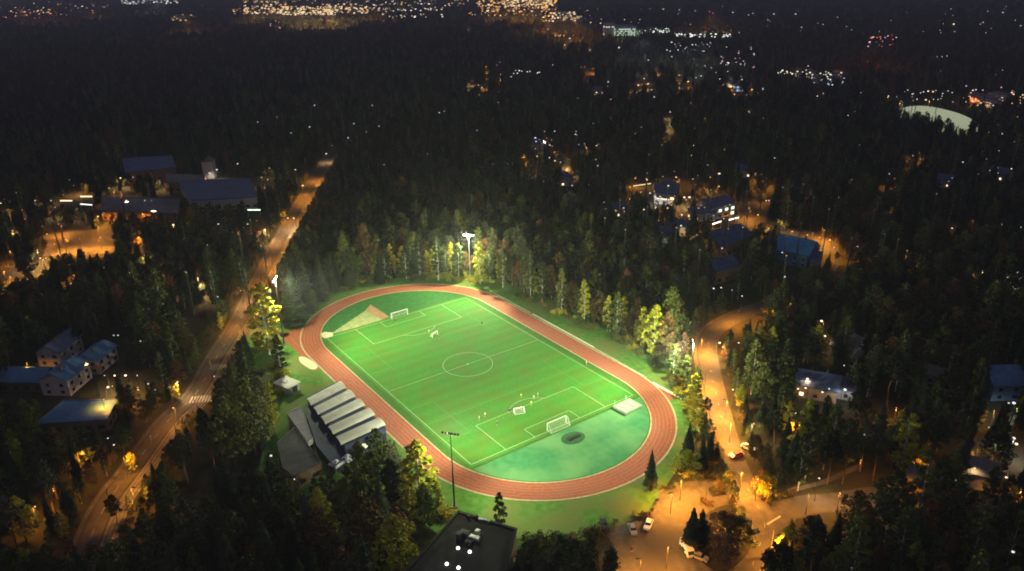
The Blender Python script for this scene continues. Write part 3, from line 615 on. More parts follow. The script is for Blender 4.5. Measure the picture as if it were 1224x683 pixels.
for px, py, rz, lb in [(744, 258, 20, 'house with two dim pale gable lights left of the dark square roofed hall'), (675, 220, -30, 'dim grey roofed house between two white lamps in the middle of the woods'), (838, 262, 60, 'small house just below the dark flat roofed block'), (716, 112, 10, 'house by the reddish lit lane in the far woods'), (646, 178, 40, 'house among the cluster of five lamps in the middle distance'), (815, 279, 0, 'pale house with a lit corner below the community hall'), (792, 287, 30, 'greenish lit low house beside the lower hall lamps'), (1126, 222, 10, 'house behind two small blue lamps in the right woods'), (1195, 214, -20, 'house in the row of lamps at the right edge'), (890, 210, 15, 'house in the woods above the orange lamp of the yard')]:
    house(px, py, 13, 9, 5, R(rz), lb, m_droof, m_wall, lit=.15, mr=4)
# far building group and air dome
g = G(1117, 150); t = thing('air_dome', 'large pale glowing air supported sports dome behind the far right trees', 'air dome', (g.x, g.y, 0), 0)
e = (G(1163, 160)-G(1072, 136)); rz = math.atan2(e.y, e.x); t.rotation_euler.z = rz
b = MB(); NU, NVv = 40, 14; a_, b2_, hh = e.length*.5, 17, 14
for j in range(NVv+1):
    ph = pi/2*j/NVv
    for i in range(NU):
        th = 2*pi*i/NU; sx = math.copysign(abs(cos(th))**.75, cos(th)); sy = math.copysign(abs(sin(th))**.75, sin(th))
        k = cos(ph)**.8; rip = 1+.006*(i % 2); b.v.append((a_*sx*k*rip, b2_*sy*k*rip, .3+hh*sin(ph)))
for j in range(NVv):
    for i in range(NU): b.f.append((j*NU+i, j*NU+(i+1) % NU, (j+1)*NU+(i+1) % NU, (j+1)*NU+i)); b.mi.append(0)
b.build('membrane', mat('glowing_membrane', (.6, .6, .5), (.7, .7, .6), .2, emit=(.88, 1, .55), estr=.33), t, smooth=True)
b = MB(); b.prism([(a_*1.01*math.copysign(abs(cos(q*pi/20))**.75, cos(q*pi/20)), b2_*1.01*math.copysign(abs(sin(q*pi/20))**.75, sin(q*pi/20))) for q in range(40)], 0, .3); b.build('base_ring', m_pave, t)
k_line([(1090, 127), (1110, 130), (1140, 139), (1156, 149)], 4)
def far_block(px, py, w, d, h, rz, label, c, fill, wallm=None, grp=None):
    g = G(px, py, h*.6); t = thing('office_building' if h > 12 else 'shop_building', label, 'building', (g.x, g.y, 0), rz, grp)
    b = MB(); b.box((0, 0, h/2), (w, d, h)); b.build('wall', wallm or m_wall, t)
    b = MB(); b.box((0, 0, h+.25), (w+.6, d+.6, .45)); b.build('roof', m_groof, t)
    nf = max(1, int(h/3.6)); 
    rr = random.Random(int(px*13+py*7))
    for f in range(nf):
        z = 2+f*3.5
        for s in (-1, 1):
            for ax in (0, 1):
                L = (w if ax == 0 else d)*.9
                if rr.random() > fill: continue
                b = MB(); k = int(L/3)
                for i in range(k):
                    if rr.random() > .75: continue
                    u = -L/2+L*(i+.5)/k
                    if ax == 0: b.box((u, s*(d/2+.05), z), (2.4, .1, 1.9))
                    else: b.box((s*(w/2+.05), u, z), (.1, 2.4, 1.9))
                if b.v: b.build('window_row', MATS['far_'+c], t)
    return t
for k, c in LC.items(): MATS['far_'+k] = mat('far_window_'+k, (.5, .5, .5), emit=c, estr=1.0)
far_block(745, 38, 55, 40, 28, R(-32), 'bright white lit box of a building at the far edge of the woods', 'g', 1, mat('lit_white_wall', (.7, .7, .65)))
far_block(728, 36, 22, 20, 34, R(-32), 'pale grey tower just left of the bright white box building', 'w', .3)
far_block(762, 40, 18, 20, 20, R(-32), 'small bright block right of the bright white box building', 'g', 1)
far_block(781, 37, 60, 25, 14, R(-32), 'long low lit block right of the small bright block in the distance', 'g', .9)
far_block(668, 46, 50, 20, 10, R(-40), 'low warm lit block left of the distant grey tower', 'y', .5)
for px, w in [(816, 40), (832, 30), (847, 45), (863, 40)]: far_block(px, 42, w, 24, 12, R(-32), 'low building in the row of white lights right of the bright far block', 'g', .8, grp='lit buildings in the far row')
for px, py in [(806, 55), (818, 60), (900, 56), (884, 102)]: far_block(px, py, 26, 18, 10, R(-32), 'dim bluish building in the woods below the far row of white lights', 'b', .4, grp='dim bluish buildings')
for px, py, c in [(955, 87, 'g'), (968, 88, 'y'), (1002, 90, 'b'), (986, 95, 'w')]: far_block(px, py, 26, 16, 9, R(-20), {'g': 'greenish lit low block at the left of the far right light cluster', 'y': 'brightest warm block in the far right light cluster', 'b': 'bluish lit block at the right of the far right light cluster', 'w': 'dim white block below the far right light cluster'}[c], c, .55)
for px, py in [(1170, 117), (1185, 122), (1196, 116)]: far_block(px, py, 20, 12, 8, R(-10), 'house block in the reddish lit quarter right of the dome', 'y', .3, grp='blocks of the reddish quarter')

# ------------------------------------------------------------------ street lamps (px, py, colour, relative size, real light power)
LM = []
def lamps(s, area):
    for it in s.split():
        a = it.split(','); LM.append((float(a[0]), float(a[1]), a[2], float(a[3]) if len(a) > 3 else 1, float(a[4]) if len(a) > 4 else 0, area))
lamps('376,126,w,1 445,126,w,.9 308,146,w,.8 331,140,w,.6 370,152,w,1.1 348,159,w,.9 423,148,w,1 416,165,w,1 453,151,w,.9 438,158,w,.6 397,174,w,.6 390,184,y,1.1,3 525,135,w,1 531,133,w,.7 570,156,w,.7 459,197,y,.6 511,184,o,.5', 'in the far woods above the end of the main road')
lamps('353,203,y,.9,1 322,201,y,.7,1 312,212,y,1,2 320,215,y,.7 313,212,y,.7 362,222,o,1.4,5 344,261,y,1,6 351,261,y,1,6 316,275,y,.9,4 296,268,w,1,2 261,268,w,1.2,2 207,269,y,1.5,6 166,284,o,1.1,5 117,259,o,1.3,7 56,280,o,.9,3 124,320,w,.6 85,339,w,.4 260,355,w,.8 201,362,w,.5 303,251,w,.7', 'between the school and the main road')
lamps('144,213,y,1.3,5 159,212,y,.8,1 83,215,w,.7 42,240,y,.8 61,240,y,.8 151,240,y,1.3,2 173,240,w,.9 181,240,w,.6 1,243,y,1 9,251,y,.9,2 15,276,y,.7,2 28,288,y,.7,2 45,302,y,.7,2 48,309,y,1,4 22,322,o,1.1,6 35,332,w,.6 4,346,w,.7 15,361,w,.4 250,207,w,1.2,1 259,203,w,1.4,1 284,196,w,1.2 70,268,o,.7,7 95,286,o,.5,8 120,284,o,.6,8 65,292,o,.5,6 52,232,y,.6,3 88,222,y,.5,3 30,262,o,.6,4 12,300,o,.5,4 40,325,o,.6,5 55,309,o,.6,4 190,216,y,.6,3 170,255,o,.4,3 5,325,o,.8,5 20,240,y,.6,2 66,248,y,.6,3 92,250,y,.5,2 130,225,y,.5,2', 'around the school in the upper left')
lamps('136,401,w,.5 141,401,w,.7 168,408,w,.9 149,420,w,.8 138,449,y,1.5,5 150,449,y,1 125,449,w,.6 129,463,y,1.2,4 144,473,y,1.2,4 177,459,w,.7 185,466,w,1.1 212,457,y,.9,5 164,449,w,.5 129,524,w,.6 136,532,w,.7 256,450,w,.6 324,545,w,.9 304,494,w,.5 352,573,w,.6', 'around the dim houses on the left')
lamps('655,35,w,.8 740,57,w,1.6 675,54,y,.9 681,46,w,1.3 705,60,w,.8 706,27,y,1.1 718,28,y,1.2 727,28,y,.8 793,11,y,1 812,12,w,1 831,13,w,.7 876,15,y,1 852,16,r,1 848,14,y,.6 900,16,y,.7 775,72,w,.8 803,68,w,.8 611,92,w,1 727,98,w,1.1 763,102,y,1.3,2 775,100,y,1.1,2 770,94,o,1,3 782,116,w,1.1 812,100,o,.8 812,90,o,1,1.5 838,91,w,1.1 832,93,w,.7 878,113,o,1.1,2 912,106,w,.9 863,74,w,.8 890,78,w,.8 879,70,p,.7 560,36,w,.5 581,80,o,.7,1.5 582,88,o,.7,1.5 560,108,p,.7 576,105,w,.8 594,78,p,.5', 'in the far wooded suburb')
lamps('801,134,y,.9,3 800,148,y,.6,4 800,156,o,.5,3 699,80,r,.6,1.5 702,90,r,.4,1 711,113,y,.6,1 663,157,w,1 640,165,w,1.5 659,167,y,.6 651,162,w,.5 642,187,w,1.1 640,178,p,.8 670,194,w,1 701,177,o,1,1.5 692,173,w,.7 650,217,w,.9 684,222,w,1.2 660,175,o,.6,2 663,182,y,.6,2', 'in the middle of the woods')
lamps('766,230,w,.9 777,231,w,1.3,1.5 789,235,w,1.2,1.5 797,238,w,.9 818,236,y,1.6,4 824,236,y,1.8,5 859,223,o,1.5,4 916,240,p,1 835,249,w,1 815,257,y,1,1 814,270,y,1,1 736,252,y,.8 746,253,y,.7 722,242,w,.5 895,249,o,1.3,6 906,257,o,1,5 753,224,o,1,2 863,297,p,1,.6 829,174,y,.7 867,247,w,.7 869,244,p,.6 847,256,g,.8 853,258,g,.8 858,254,g,.7 824,262,y,.6,1.5 833,281,y,.6,2 795,286,g,.4,2 806,205,o,.5,2 834,210,o,.5,2 812,215,o,.5,2 842,225,y,.5,2', 'among the buildings beyond the right treeline')
lamps('926,189,w,.9 1063,208,w,1 1151,194,w,1 1134,217,b,.7 1138,213,w,.6 1183,204,w,.8 1193,207,w,.8 1209,202,y,1 1193,201,w,.6 1198,160,w,.9 1138,273,w,1.1 1217,326,w,1.4,2 1205,332,y,.9 919,240,p,1 947,277,o,1,6 965,281,o,1,5 980,284,o,1.1,6 992,287,o,1.2,6 997,296,o,.8,5 935,302,w,1 938,331,w,1.2 1025,295,w,.8 1011,263,w,.8 1025,332,w,.7 1100,190,o,.5,2.5 1018,215,w,.4', 'in the woods on the right')
lamps('853,345,w,1.1 862,344,w,.9 875,347,w,.6 887,354,w,.8 937,332,w,.9 982,384,y,1.3,1.5 986,402,y,1.2,1.5 860,410,y,1,9 883,410,g,.8 876,466,g,.7 965,453,y,1.1,.5 963,464,y,.9,.4 983,469,y,.9,.3 991,465,w,.8 1010,466,w,1.4,1 954,465,y,.7 951,494,w,.6 916,440,w,.5 1009,437,w,.5 1033,520,w,.5 1011,467,w,.4 942,362,o,.8,8 925,368,o,.7,7', 'in the dark wood beside the side road')
lamps('1212,482,w,1.3,2 1206,482,w,.8 1212,524,w,1.2,3 1215,531,y,1,3 1182,511,g,.4 1017,680,w,.9 1211,660,w,1 1203,571,y,.8 1142,574,w,.6 1165,560,y,.6,.5 1101,551,o,.4,2 1004,590,o,.5,4', 'in the dark woods at the lower right')
lamps('925,17,w,1.2 951,17,w,1.3 918,24,w,.6 958,33,w,.7 1199,15,w,1.3 1175,27,w,.8 1140,29,y,1.6 1141,38,p,.7 1220,31,w,.8 1043,45,p,1 1058,45,p,.9 1039,51,p,.9 1051,54,p,.8 1066,42,r,.8 1126,68,w,.6 1132,67,w,.6 1120,68,w,.5 934,86,w,1.1 954,86,g,1 966,86,g,1.1 987,86,g,.9 1002,89,w,1.3 973,99,w,.8 991,102,w,.8 966,79,w,.8 912,107,w,.9 977,115,y,.9 984,112,y,.7 1029,111,w,.7 1062,115,y,1,2 1072,116,g,.6 1090,116,y,.8 1104,110,w,1.1 1085,108,w,.8 1116,119,w,.9 1139,122,w,.8 1155,103,w,1 1170,121,y,1 1193,121,w,1 1198,117,w,1 1183,127,w,1 1175,108,p,.9 1168,112,o,.6,3 1180,116,o,.6,3 1160,115,r,.6,3 1188,110,o,.5,2', 'in the far right suburb')
rl = random.Random(21)  # extra lamps strewn at random, added for warm glow between the trees
for (x0, x1, y0, y1, n, pw0, area) in [(0, 320, 205, 350, 26, 5, 'in the wooded streets left of the main road'), (0, 230, 400, 640, 9, 2.5, 'in the gardens around the dim houses'), (625, 730, 160, 215, 7, 5, 'in the middle of the woods'), (740, 1000, 205, 300, 20, 4, 'in the streets beyond the right treeline'), (900, 1224, 480, 640, 12, 2.5, 'in the gardens at the lower right'), (1000, 1224, 180, 340, 9, 4, 'in the wooded streets at the far right'), (680, 900, 80, 150, 12, 5, 'in the far wooded streets'), (1060, 1224, 105, 130, 6, 4, 'in the streets beside the dome'), (560, 600, 75, 110, 3, 4, 'on the far lane')]:
    for _ in range(n): LM.append((rl.uniform(x0, x1), rl.uniform(y0, y1), rl.choice('ooy'), rl.uniform(.3, .6), pw0*rl.uniform(.6, 1.4), area))
# road lamps: tall poles with real sodium light
RL = [(345, 250), (362, 228), (376, 204), (335, 275), (322, 297), (310, 322), (300, 345), (282, 372), (262, 402), (250, 432), (256, 462), (228, 468), (205, 495), (176, 520), (150, 545), (160, 583), (128, 585)]
CN = dict(y='warm white', o='orange', w='white', g='greenish', r='red', p='pinkish', b='bluish')
lampcache = {}
UN = {}
def lamp(px, py, c, s, pw, area, h=None, road=False):
    h = h or 7.0; g = G(px, py, h); d = proj(*g)[2]; far = d > 520
    k = s*(.36 if d < 420 else .36*(d/420)**.9)
    key = (c, far, round(s, 1), round(d/60) if far else 0, h, road)
    lab = '%s lamp %s' % (('bright ' if s >= 1.2 else 'faint ' if s <= .6 else '')+CN[c], area)
    if key in lampcache:
        t = copy_tree(lampcache[key]); t.location = (g.x, g.y, 0); t.rotation_euler.z = rnd.uniform(0, 6.28)
    else:
        t = thing('street_lamp', lab, 'street lamp', (g.x, g.y, 0), rnd.uniform(0, 6.28))
        b = MB(); b.tube([(-.9, 0, 0), (-.9, 0, h-.2), (-.5, 0, h+.15), (0, 0, h+.12)], .09, .05, 6); p_ = b.build('pole', m_dsteel, t)
        b = MB()
        if road:
            b.box((.1, 0, h+.12), (.75, .34, .16)); hd = b.build('lamp_housing', m_dsteel, t); b = MB()
            b.box((.1, 0, h+.02), (.6, .26, .035))
        else: hd = None
        for zz, r in (() if road else ((-.55, .45), (-.1, 1.0), (.35, .85))): b.v += [(k*r*cos(a*pi/4), k*r*sin(a*pi/4), h+k*zz) for a in range(8)]
        for j in range(0 if road else 2):
            for a in range(8): b.f.append((j*8+a, j*8+(a+1) % 8, j*8+8+(a+1) % 8, j*8+8+a)); b.mi.append(0)
        if not road: b.f += [tuple(range(8))[::-1], tuple(range(16, 24))]; b.mi += [0, 0]
        l_ = b.build('lamp_glass', MATS['lens_'+c], t); reg(t, *([p_, l_]+([hd] if hd else []))); lampcache[key] = t
    tag(t, lab, 'street lamp', lab+'s' if False else '%s lamps %s' % (('bright ' if s >= 1.2 else 'faint ' if s <= .6 else '')+CN[c], area))
    if pw: spot('lamp_light', (g.x, g.y, h-max(.25, k*.7)), (g.x, g.y, 0), pw*(1800 if road else 1500)*(1+(d/420)**1.5), {'w': (.9, .95, 1), 'y': (1, .62, .28), 'o': (1, .385, .04), 'r': (1, .25, .08), 'g': (.7, 1, .5), 'p': (1, .5, .45), 'b': (.5, .7, 1)}[c], 158, .5, .3)
    k_disc(px, py, 2.6 if s < 1 else 3.4)
    return t
LM.sort(key=lambda a: -a[3]*(.6 if a[1] < 110 else 1)); cl = {}
for a in LM[:262]: lamp(*a)
for px, py, c, s_, pw, area in LM[262:]:      # the faintest ones join the countless lights
    g = G(px, py, 7.); d = proj(*g)[2]; k = s_*(.36 if d < 420 else .36*(d/420)**.9)
    cl.setdefault(c, MB()).prism([(g.x+k*cos(q*pi/3), g.y+k*sin(q*pi/3)) for q in range(6)], 7-k*.5, 7+k*.5); cl.setdefault('pole', MB()).tube([(g.x, g.y, 0), (g.x, g.y, 7-k*.5)], .08, n=4)
    if pw: spot('lamp_light', (g.x, g.y, 6.6-k*.5), (g.x, g.y, 0), pw*1500*(1+(d/420)**1.5), {'w': (.9, .95, 1), 'y': (1, .62, .28), 'o': (1, .385, .04), 'r': (1, .25, .08), 'g': (.7, 1, .5), 'p': (1, .5, .45), 'b': (.5, .7, 1)}[c], 158, .5, .3)
    k_disc(px, py, 2.4)
for i, (px, py) in enumerate(RL): lamp(px, py, 'o', .75, 4.6 if i < 8 else 4 if i in (14, 15) else .6, 'along the main road', 8, True)
PLACED_LAMPS = [(878, 612, 7), (846, 445, 20), (842, 405, 17), (866, 478, 18), (872, 508, 15), (888, 565, 16), (930, 640, 9), (800, 590, 5), (762, 668, 5.5), (850, 575, 4.5), (968, 592, 3), (817, 575, 12), (883, 372, 9), (801, 655, 4.5)]
for px, py, pw in PLACED_LAMPS: lamp(px, py, 'o', .5, pw, 'around the side road and parking area', 7, True)

# ------------------------------------------------------------------ trees
def quads(mb, C, size, rng, up=0., mi=0, asp=.6):
    """small leaf-spray quads round the points C"""
    n = len(C); d = rng.normal(size=(n, 3)); d[:, 2] *= (1-up); d /= np.linalg.norm(d, axis=1)[:, None]
    e = np.cross(d, rng.normal(size=(n, 3))); e /= np.linalg.norm(e, axis=1)[:, None]
    s = size*rng.uniform(.6, 1.3, n)[:, None]
    A = C+d*s; B = C+e*s*asp; D = C-d*s*.9; E_ = C-e*s*asp
    V = np.stack([A, B, D, E_], 1).reshape(-1, 3); o = len(mb.v)
    mb.v += [tuple(v) for v in V]; mb.f += [(o+4*i, o+4*i+1, o+4*i+2, o+4*i+3) for i in range(n)]; mb.mi += [mi]*n
def mk_spruce(seed, H=20., Rr=3.3, dens=1., bare=.06):
    rng = np.random.default_rng(seed); c = MB(); nW = int(30*dens)
    for i in range(nW):
        u = i/(nW-1); z = H*(bare+(.985-bare)*u); r = Rr*(1-u)**.8*rng.uniform(.75, 1.12)+.12
        nb = max(4, int(9*(1-u)**.5+2)); a0 = rng.uniform(0, 6.3)
        for j in range(nb):
            a = a0+2*pi*j/nb+rng.normal()*.18; rr = r*rng.uniform(.7, 1.15); dr = rng.uniform(.18, .42)
            ca, sa = cos(a), sin(a); w = .24*rr+.22
            def pt(t, s): return (ca*rr*t-sa*s, sa*rr*t+ca*s, z-dr*rr*t+.12*rr*t*t+rng.normal()*.06)
            o = len(c.v); c.v += [pt(.05, 0), pt(.45, w*.8), pt(1, 0), pt(.45, -w*.8), pt(.7, w*1.15), pt(.7, -w*1.15)]
            lo = pt(.55, 0); c.v.append((lo[0], lo[1], lo[2]-.35-.12*rr))
            c.f += [(o, o+1, o+2), (o, o+2, o+3), (o+1, o+4, o+2), (o+3, o+2, o+5), (o, o+6, o+2), (o+1, o+6, o+3)]; c.mi += [0]*6
    t = MB(); t.tube([(0, 0, -.2), (.05, .02, H*.5), (0, 0, H*.97)], .26, .03, 7)
    return c, t
def mk_broad(seed, H=17., Rr=4.2, n=1300, base=.28, leaf=.42, tb=.24, top=.5):
    rng = np.random.default_rng(seed); c = MB(); t = MB()
    t.tube([(0, 0, -.2), (rng.normal()*.2, rng.normal()*.2, H*.35), (rng.normal()*.3, rng.normal()*.3, H*.65), (rng.normal()*.2, 0, H*.93)], tb, .04, 7)
    nl = 26; C = []
    for i in range(nl):
        u = (i+.5)/nl; z = H*(base+(1-base)*u*.97); a = i*2.4+rng.normal()*.3
        prof = (sin(pi*min(1, max(0.02, (u*.92+.10)))**.8))**.7
        r = Rr*prof*rng.uniform(.35, .85); p = np.array([r*cos(a), r*sin(a), z]); C.append((p, Rr*.33*rng.uniform(.7, 1.25)*(.6+.4*prof)))
        t.tube([(0, 0, z-r*.6-.4), (p[0]*.5, p[1]*.5, z-r*.2-.2), tuple(p)], .085, .02, 4, cap=False)
    for p, s in C:
        k = n//nl; q = rng.normal(size=(k, 3)); q /= np.linalg.norm(q, axis=1)[:, None]; q *= (rng.uniform(.35, 1, k)**.6)[:, None]*s; q[:, 2] *= .75
        quads(c, p+q, leaf, rng)
    return c, t
def mk_pine(seed, H=20.): return mk_broad(seed, H, 3.4, 1100, .55, .40, .26)
def mk_bush(seed, H=3., Rr=2.2, n=420):
    rng = np.random.default_rng(seed); c = MB(); t = MB()
    for i in range(7):
        a = i*.9+rng.normal()*.2; t.tube([(0, 0, 0), (cos(a)*Rr*.3, sin(a)*Rr*.3, H*.4), (cos(a)*Rr*.6, sin(a)*Rr*.6, H*.7)], .06, .02, 4, cap=False)
    P = []
    for i in range(9):
        p = np.array([rng.normal()*Rr*.4, rng.normal()*Rr*.4, H*rng.uniform(.35, .75)]); q = rng.normal(size=(n//9, 3)); q /= np.linalg.norm(q, axis=1)[:, None]
        quads(c, p+q*Rr*.45*rng.uniform(.5, 1, (n//9, 1)), .24, rng)
    return c, t
def as_mesh(mb, name, m):
    o = mb.build(name, m); me = o.data; bpy.data.objects.remove(o); return me
PROTO = {}
def proto(key, gen, fols, barkm, name_c='crown', H=20.):
    ms = []
    for c, t in gen:
        tm = as_mesh(t, 'trunk', barkm); base = as_mesh(c, 'crown', FOL[fols[0]])
        for f in fols:
            mm = base if f == fols[0] else base.copy()
            if f != fols[0]: mm.materials.clear(); mm.materials.append(FOL[f])
            ms.append((mm, tm, f))
    PROTO[key] = (ms, H)
proto('spruce_tree', [mk_spruce(1), mk_spruce(2, Rr=2.7), mk_spruce(3, Rr=3.8, dens=1.1), mk_spruce(4, Rr=3.0, bare=.12)], ['spruce'], m_bark)
proto('pine_tree', [mk_pine(5), mk_pine(6)], ['pine'], m_pbark)
proto('birch_tree', [mk_broad(7, 20, 3.7, 1900, .10, .42, .20), mk_broad(8, 20, 3.2, 1700, .14, .42, .18)], ['green', 'yellow'], m_birch)
proto('broadleaf_tree', [mk_broad(9, 20, 5.4, 1700, .2), mk_broad(10, 20, 4.8, 1500, .18), mk_broad(11, 20, 6.0, 1900, .24)], ['green', 'rust', 'yellow'], m_bark)
proto('bush', [mk_bush(12), mk_bush(13, 3.4, 2.6)], ['green', 'yellow', 'rust'], m_bark, H=3.)
def tree(kind, x, y, h, label, fol=None, var=None, wide=1., group=None, z=0):
    ms, H = PROTO[kind]; c = [m for m in ms if fol is None or m[2] == fol]; cm, tm, f = c[(var if var is not None else rnd.randrange(99)) % len(c)]
    t = thing(kind, label, {'bush': 'bush'}.get(kind, 'tree'), (x, y, z), rnd.uniform(0, 6.28), group); s = h/H; t.scale = (s*wide, s*wide, s)
    for nm, me in (('trunk' if kind != 'bush' else 'stem', tm), ('crown' if kind != 'bush' else 'foliage', cm)):
        o = bpy.data.objects.new(nm, me); COL.objects.link(o); o.parent = t
    return t
def tree_px(kind, px, py, top, label, fol=None, wide=1., var=None, group=None):
    g = G(px, py); lo, hi = .5, 45
    for _ in range(30):
        m = (lo+hi)/2
        if proj(g.x, g.y, m)[1] > top: lo = m
        else: hi = m
    TREEPOS.append((g.x, g.y)); return tree(kind, g.x, g.y, lo, label, fol, var, wide, group)
TREEPOS = []
HAND = [
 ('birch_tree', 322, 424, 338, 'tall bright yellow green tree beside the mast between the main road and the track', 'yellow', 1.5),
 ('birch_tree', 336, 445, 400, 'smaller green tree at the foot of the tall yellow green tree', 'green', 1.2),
 ('birch_tree', 503, 606, 526, 'sparse yellow green birch left of the near floodlight mast', 'yellow', 1.5), ('birch_tree', 524, 610, 575, 'low yellow green birch directly at the foot of the near mast', 'yellow', 1.5),
 ('birch_tree', 492, 625, 582, 'short yellow green birch behind the black hall roof corner', 'yellow', 1.4),
 ('broadleaf_tree', 455, 590, 512, 'dark green tree right of the pavilion vaults', 'green', .9), ('broadleaf_tree', 436, 600, 528, 'green tree in front of the white round topped canopy', 'green', .8), ('birch_tree', 418, 598, 556, 'thin olive tree at the foot of the navy pavilion wall', 'green', 1.2),
 ('broadleaf_tree', 398, 612, 566, 'olive brown tree below the pavilion end', 'rust', .9), ('birch_tree', 470, 605, 548, 'slender green birch between the dark green tree and the yellow birch', 'green', 1.2),
 ('broadleaf_tree', 437, 668, 590, 'dark reddish round tree left of the black hall', 'rust', 1.2), ('broadleaf_tree', 478, 660, 606, 'dim reddish tree right beside the black hall', 'rust', 1.0),
 ('broadleaf_tree', 306, 545, 452, 'big dark tree between the zebra crossing and the pavilion', 'green', 1.0), ('broadleaf_tree', 282, 560, 474, 'dark tree right of the road below the zebra crossing', 'green', 1.), ('spruce_tree', 330, 600, 540, 'dark spruce in front of the grey annexe', None, 1.2), ('broadleaf_tree', 354, 625, 566, 'dark tree below the grey annexe', 'green', .9),
 ('spruce_tree', 777, 584, 537, 'narrow dark conifer silhouetted against the right bend of the track', None, 1.15),
 ('spruce_tree', 826, 656, 606, 'dark conifer on the left side of the traffic island', None, 1.5), ('spruce_tree', 837, 650, 608, 'second dark conifer on the island, just behind the first', None, 1.4),
 ('broadleaf_tree', 862, 652, 612, 'round olive brown tree in the middle of the traffic island', 'rust', 1.9), ('broadleaf_tree', 882, 655, 618, 'olive green round tree at the right side of the traffic island', 'green', 1.8), ('broadleaf_tree', 866, 678, 640, 'dim brown tree at the lower end of the traffic island', 'rust', 1.7),
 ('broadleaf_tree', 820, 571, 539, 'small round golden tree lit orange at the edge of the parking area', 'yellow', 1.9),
 ('broadleaf_tree', 858, 592, 572, 'low round brown tree on the small island below the side road', 'rust', 1.3), ('spruce_tree', 728, 694, 652, 'small dark conifer at the lower left corner of the parking area', None, 1.5),
 ('birch_tree', 598, 640, 588, 'dim sparse reddish tree in front of the near bend', 'green', 1.0),
 ('broadleaf_tree', 1100, 566, 532, 'round golden tree glowing at the lower right above the orange hut', 'yellow', 1.0), ('broadleaf_tree', 212, 480, 456, 'small orange lit tree beside the zebra crossing', 'yellow', .8), ('broadleaf_tree', 160, 565, 540, 'orange lit tree left of the main road near the bottom', 'yellow', .9), ('broadleaf_tree', 33, 684, 655, 'orange lit tree at the bottom left corner', 'yellow', 1.1),
 ('broadleaf_tree', 88, 676, 640, 'dim pointed brown tree right of the orange lit corner tree', 'rust', .8),
 ('broadleaf_tree', 184, 226, 206, 'golden green tree lit in front of the school', 'yellow', 1.0), ('birch_tree', 340, 262, 248, 'golden tree beside the main road lamps', 'yellow', 1.2), ('broadleaf_tree', 164, 298, 276, 'tree with its side lit orange right of the orange yard', 'rust', 1.0),
 ('birch_tree', 574, 340, 288, 'pale green birch lit brightest right of the mast behind the far bend', 'yellow', 1.1), ('birch_tree', 549, 336, 290, 'green birch just left of the mast behind the far bend', 'green', 1.2), ('birch_tree', 586, 338, 292, 'slender pale birch two trees right of the far mast', 'green', 1.0),
 ('birch_tree', 601, 344, 296, 'slender birch at the corner where the far bend meets the right straight', 'green', .9), ('birch_tree', 502, 334, 280, 'olive birch behind the far bend left of the mast', 'green', 1.1), ('birch_tree', 524, 335, 284, 'dim olive birch behind the middle of the far bend', 'green', 1.1), ('birch_tree', 486, 333, 296, 'small olive birch at the left of the row behind the far bend', 'green', 1.3),
 ('broadleaf_tree', 440, 333, 268, 'tall dim brown tree behind the left end of the far bend', 'rust', .8), ('broadleaf_tree', 415, 340, 282, 'dim broad tree left of the tall brown tree behind the far bend', 'green', .8),
 ('spruce_tree', 355, 390, 318, 'dark bluish spruce at the left end of the far bend', None, 1.2), ('spruce_tree', 368, 375, 308, 'taller dark bluish spruce inside the group at the left end of the far bend', None, 1.2), ('spruce_tree', 386, 360, 300, 'dark spruce nearest the far bend edge', None, 1.2), ('spruce_tree', 398, 350, 300, 'dark spruce right of the group at the far bend edge', None, 1.1),
 ('birch_tree', 698, 386, 334, 'yellow birch at the edge of the right treeline', 'yellow', 1.0), ('broadleaf_tree', 720, 390, 350, 'rust brown tree in the right treeline', 'rust', .9), ('birch_tree', 737, 400, 348, 'olive birch right of the rust brown tree', 'green', 1.0), ('birch_tree', 671, 372, 320, 'slender green birch left of the yellow birch in the right treeline', 'green', .9), ('birch_tree', 634, 356, 300, 'pale olive birch at the left start of the right treeline', 'green', .9), ('birch_tree', 648, 362, 312, 'dim birch second in the right treeline', 'green', .9),
 ('birch_tree', 768, 420, 366, 'bright yellow olive tree near the right end of the treeline', 'yellow', 1.1), ('birch_tree', 781, 428, 364, 'widest yellow olive tree near the right end of the treeline', 'yellow', 1.3), ('broadleaf_tree', 795, 432, 372, 'brown olive tree at the right end of the treeline', 'rust', .9), ('broadleaf_tree', 800, 425, 344, 'tall dim tree behind the right end of the treeline', 'green', .8),
 ('birch_tree', 818, 470, 424, 'pale frosty tree directly below the right mast lamps', 'green', 1.2), ('birch_tree', 805, 458, 410, 'pale sparse tree left of the right mast', 'green', 1.1), ('birch_tree', 829, 486, 446, 'pale yellow tree between the right mast and the side road', 'yellow', 1.4), ('birch_tree', 833, 515, 470, 'yellowish tree lining the side road below the right mast', 'yellow', 1.3),
 ('spruce_tree', 822, 548, 505, 'dark spruce between the right bend and the golden tree', None, 1.3), ('spruce_tree', 838, 560, 520, 'dark spruce right above the golden tree', None, 1.3),
]
for k, px, py, tp, lb, fo, wd in HAND:
    tree_px(k, px, py, tp, lb, fo, wd)
# bushes round the track
BU = []
def bushes(poly, n, fol, label, group, hs=(1.6, 3.2)):
    for i in range(n):
        t = rnd.random()*(len(poly)-1); k = int(t); u = t-k; px = poly[k][0]*(1-u)+poly[k+1][0]*u+rnd.gauss(0, 3); py = poly[k][1]*(1-u)+poly[k+1][1]*u+rnd.gauss(0, 2)
        g = G(px, py); f = fol if isinstance(fol, str) else rnd.choice(fol)
        tree('bush', g.x, g.y, rnd.uniform(*hs), label.replace('#', {'green': 'green', 'yellow': 'yellow green', 'rust': 'brownish'}[f]), f, None, rnd.uniform(.9, 1.4), group+' '+f)
bushes([(520, 334), (545, 334), (588, 340)], 26, 'yellow', '# bush lit bright behind the far bend below the mast', 'bushes below the far mast')
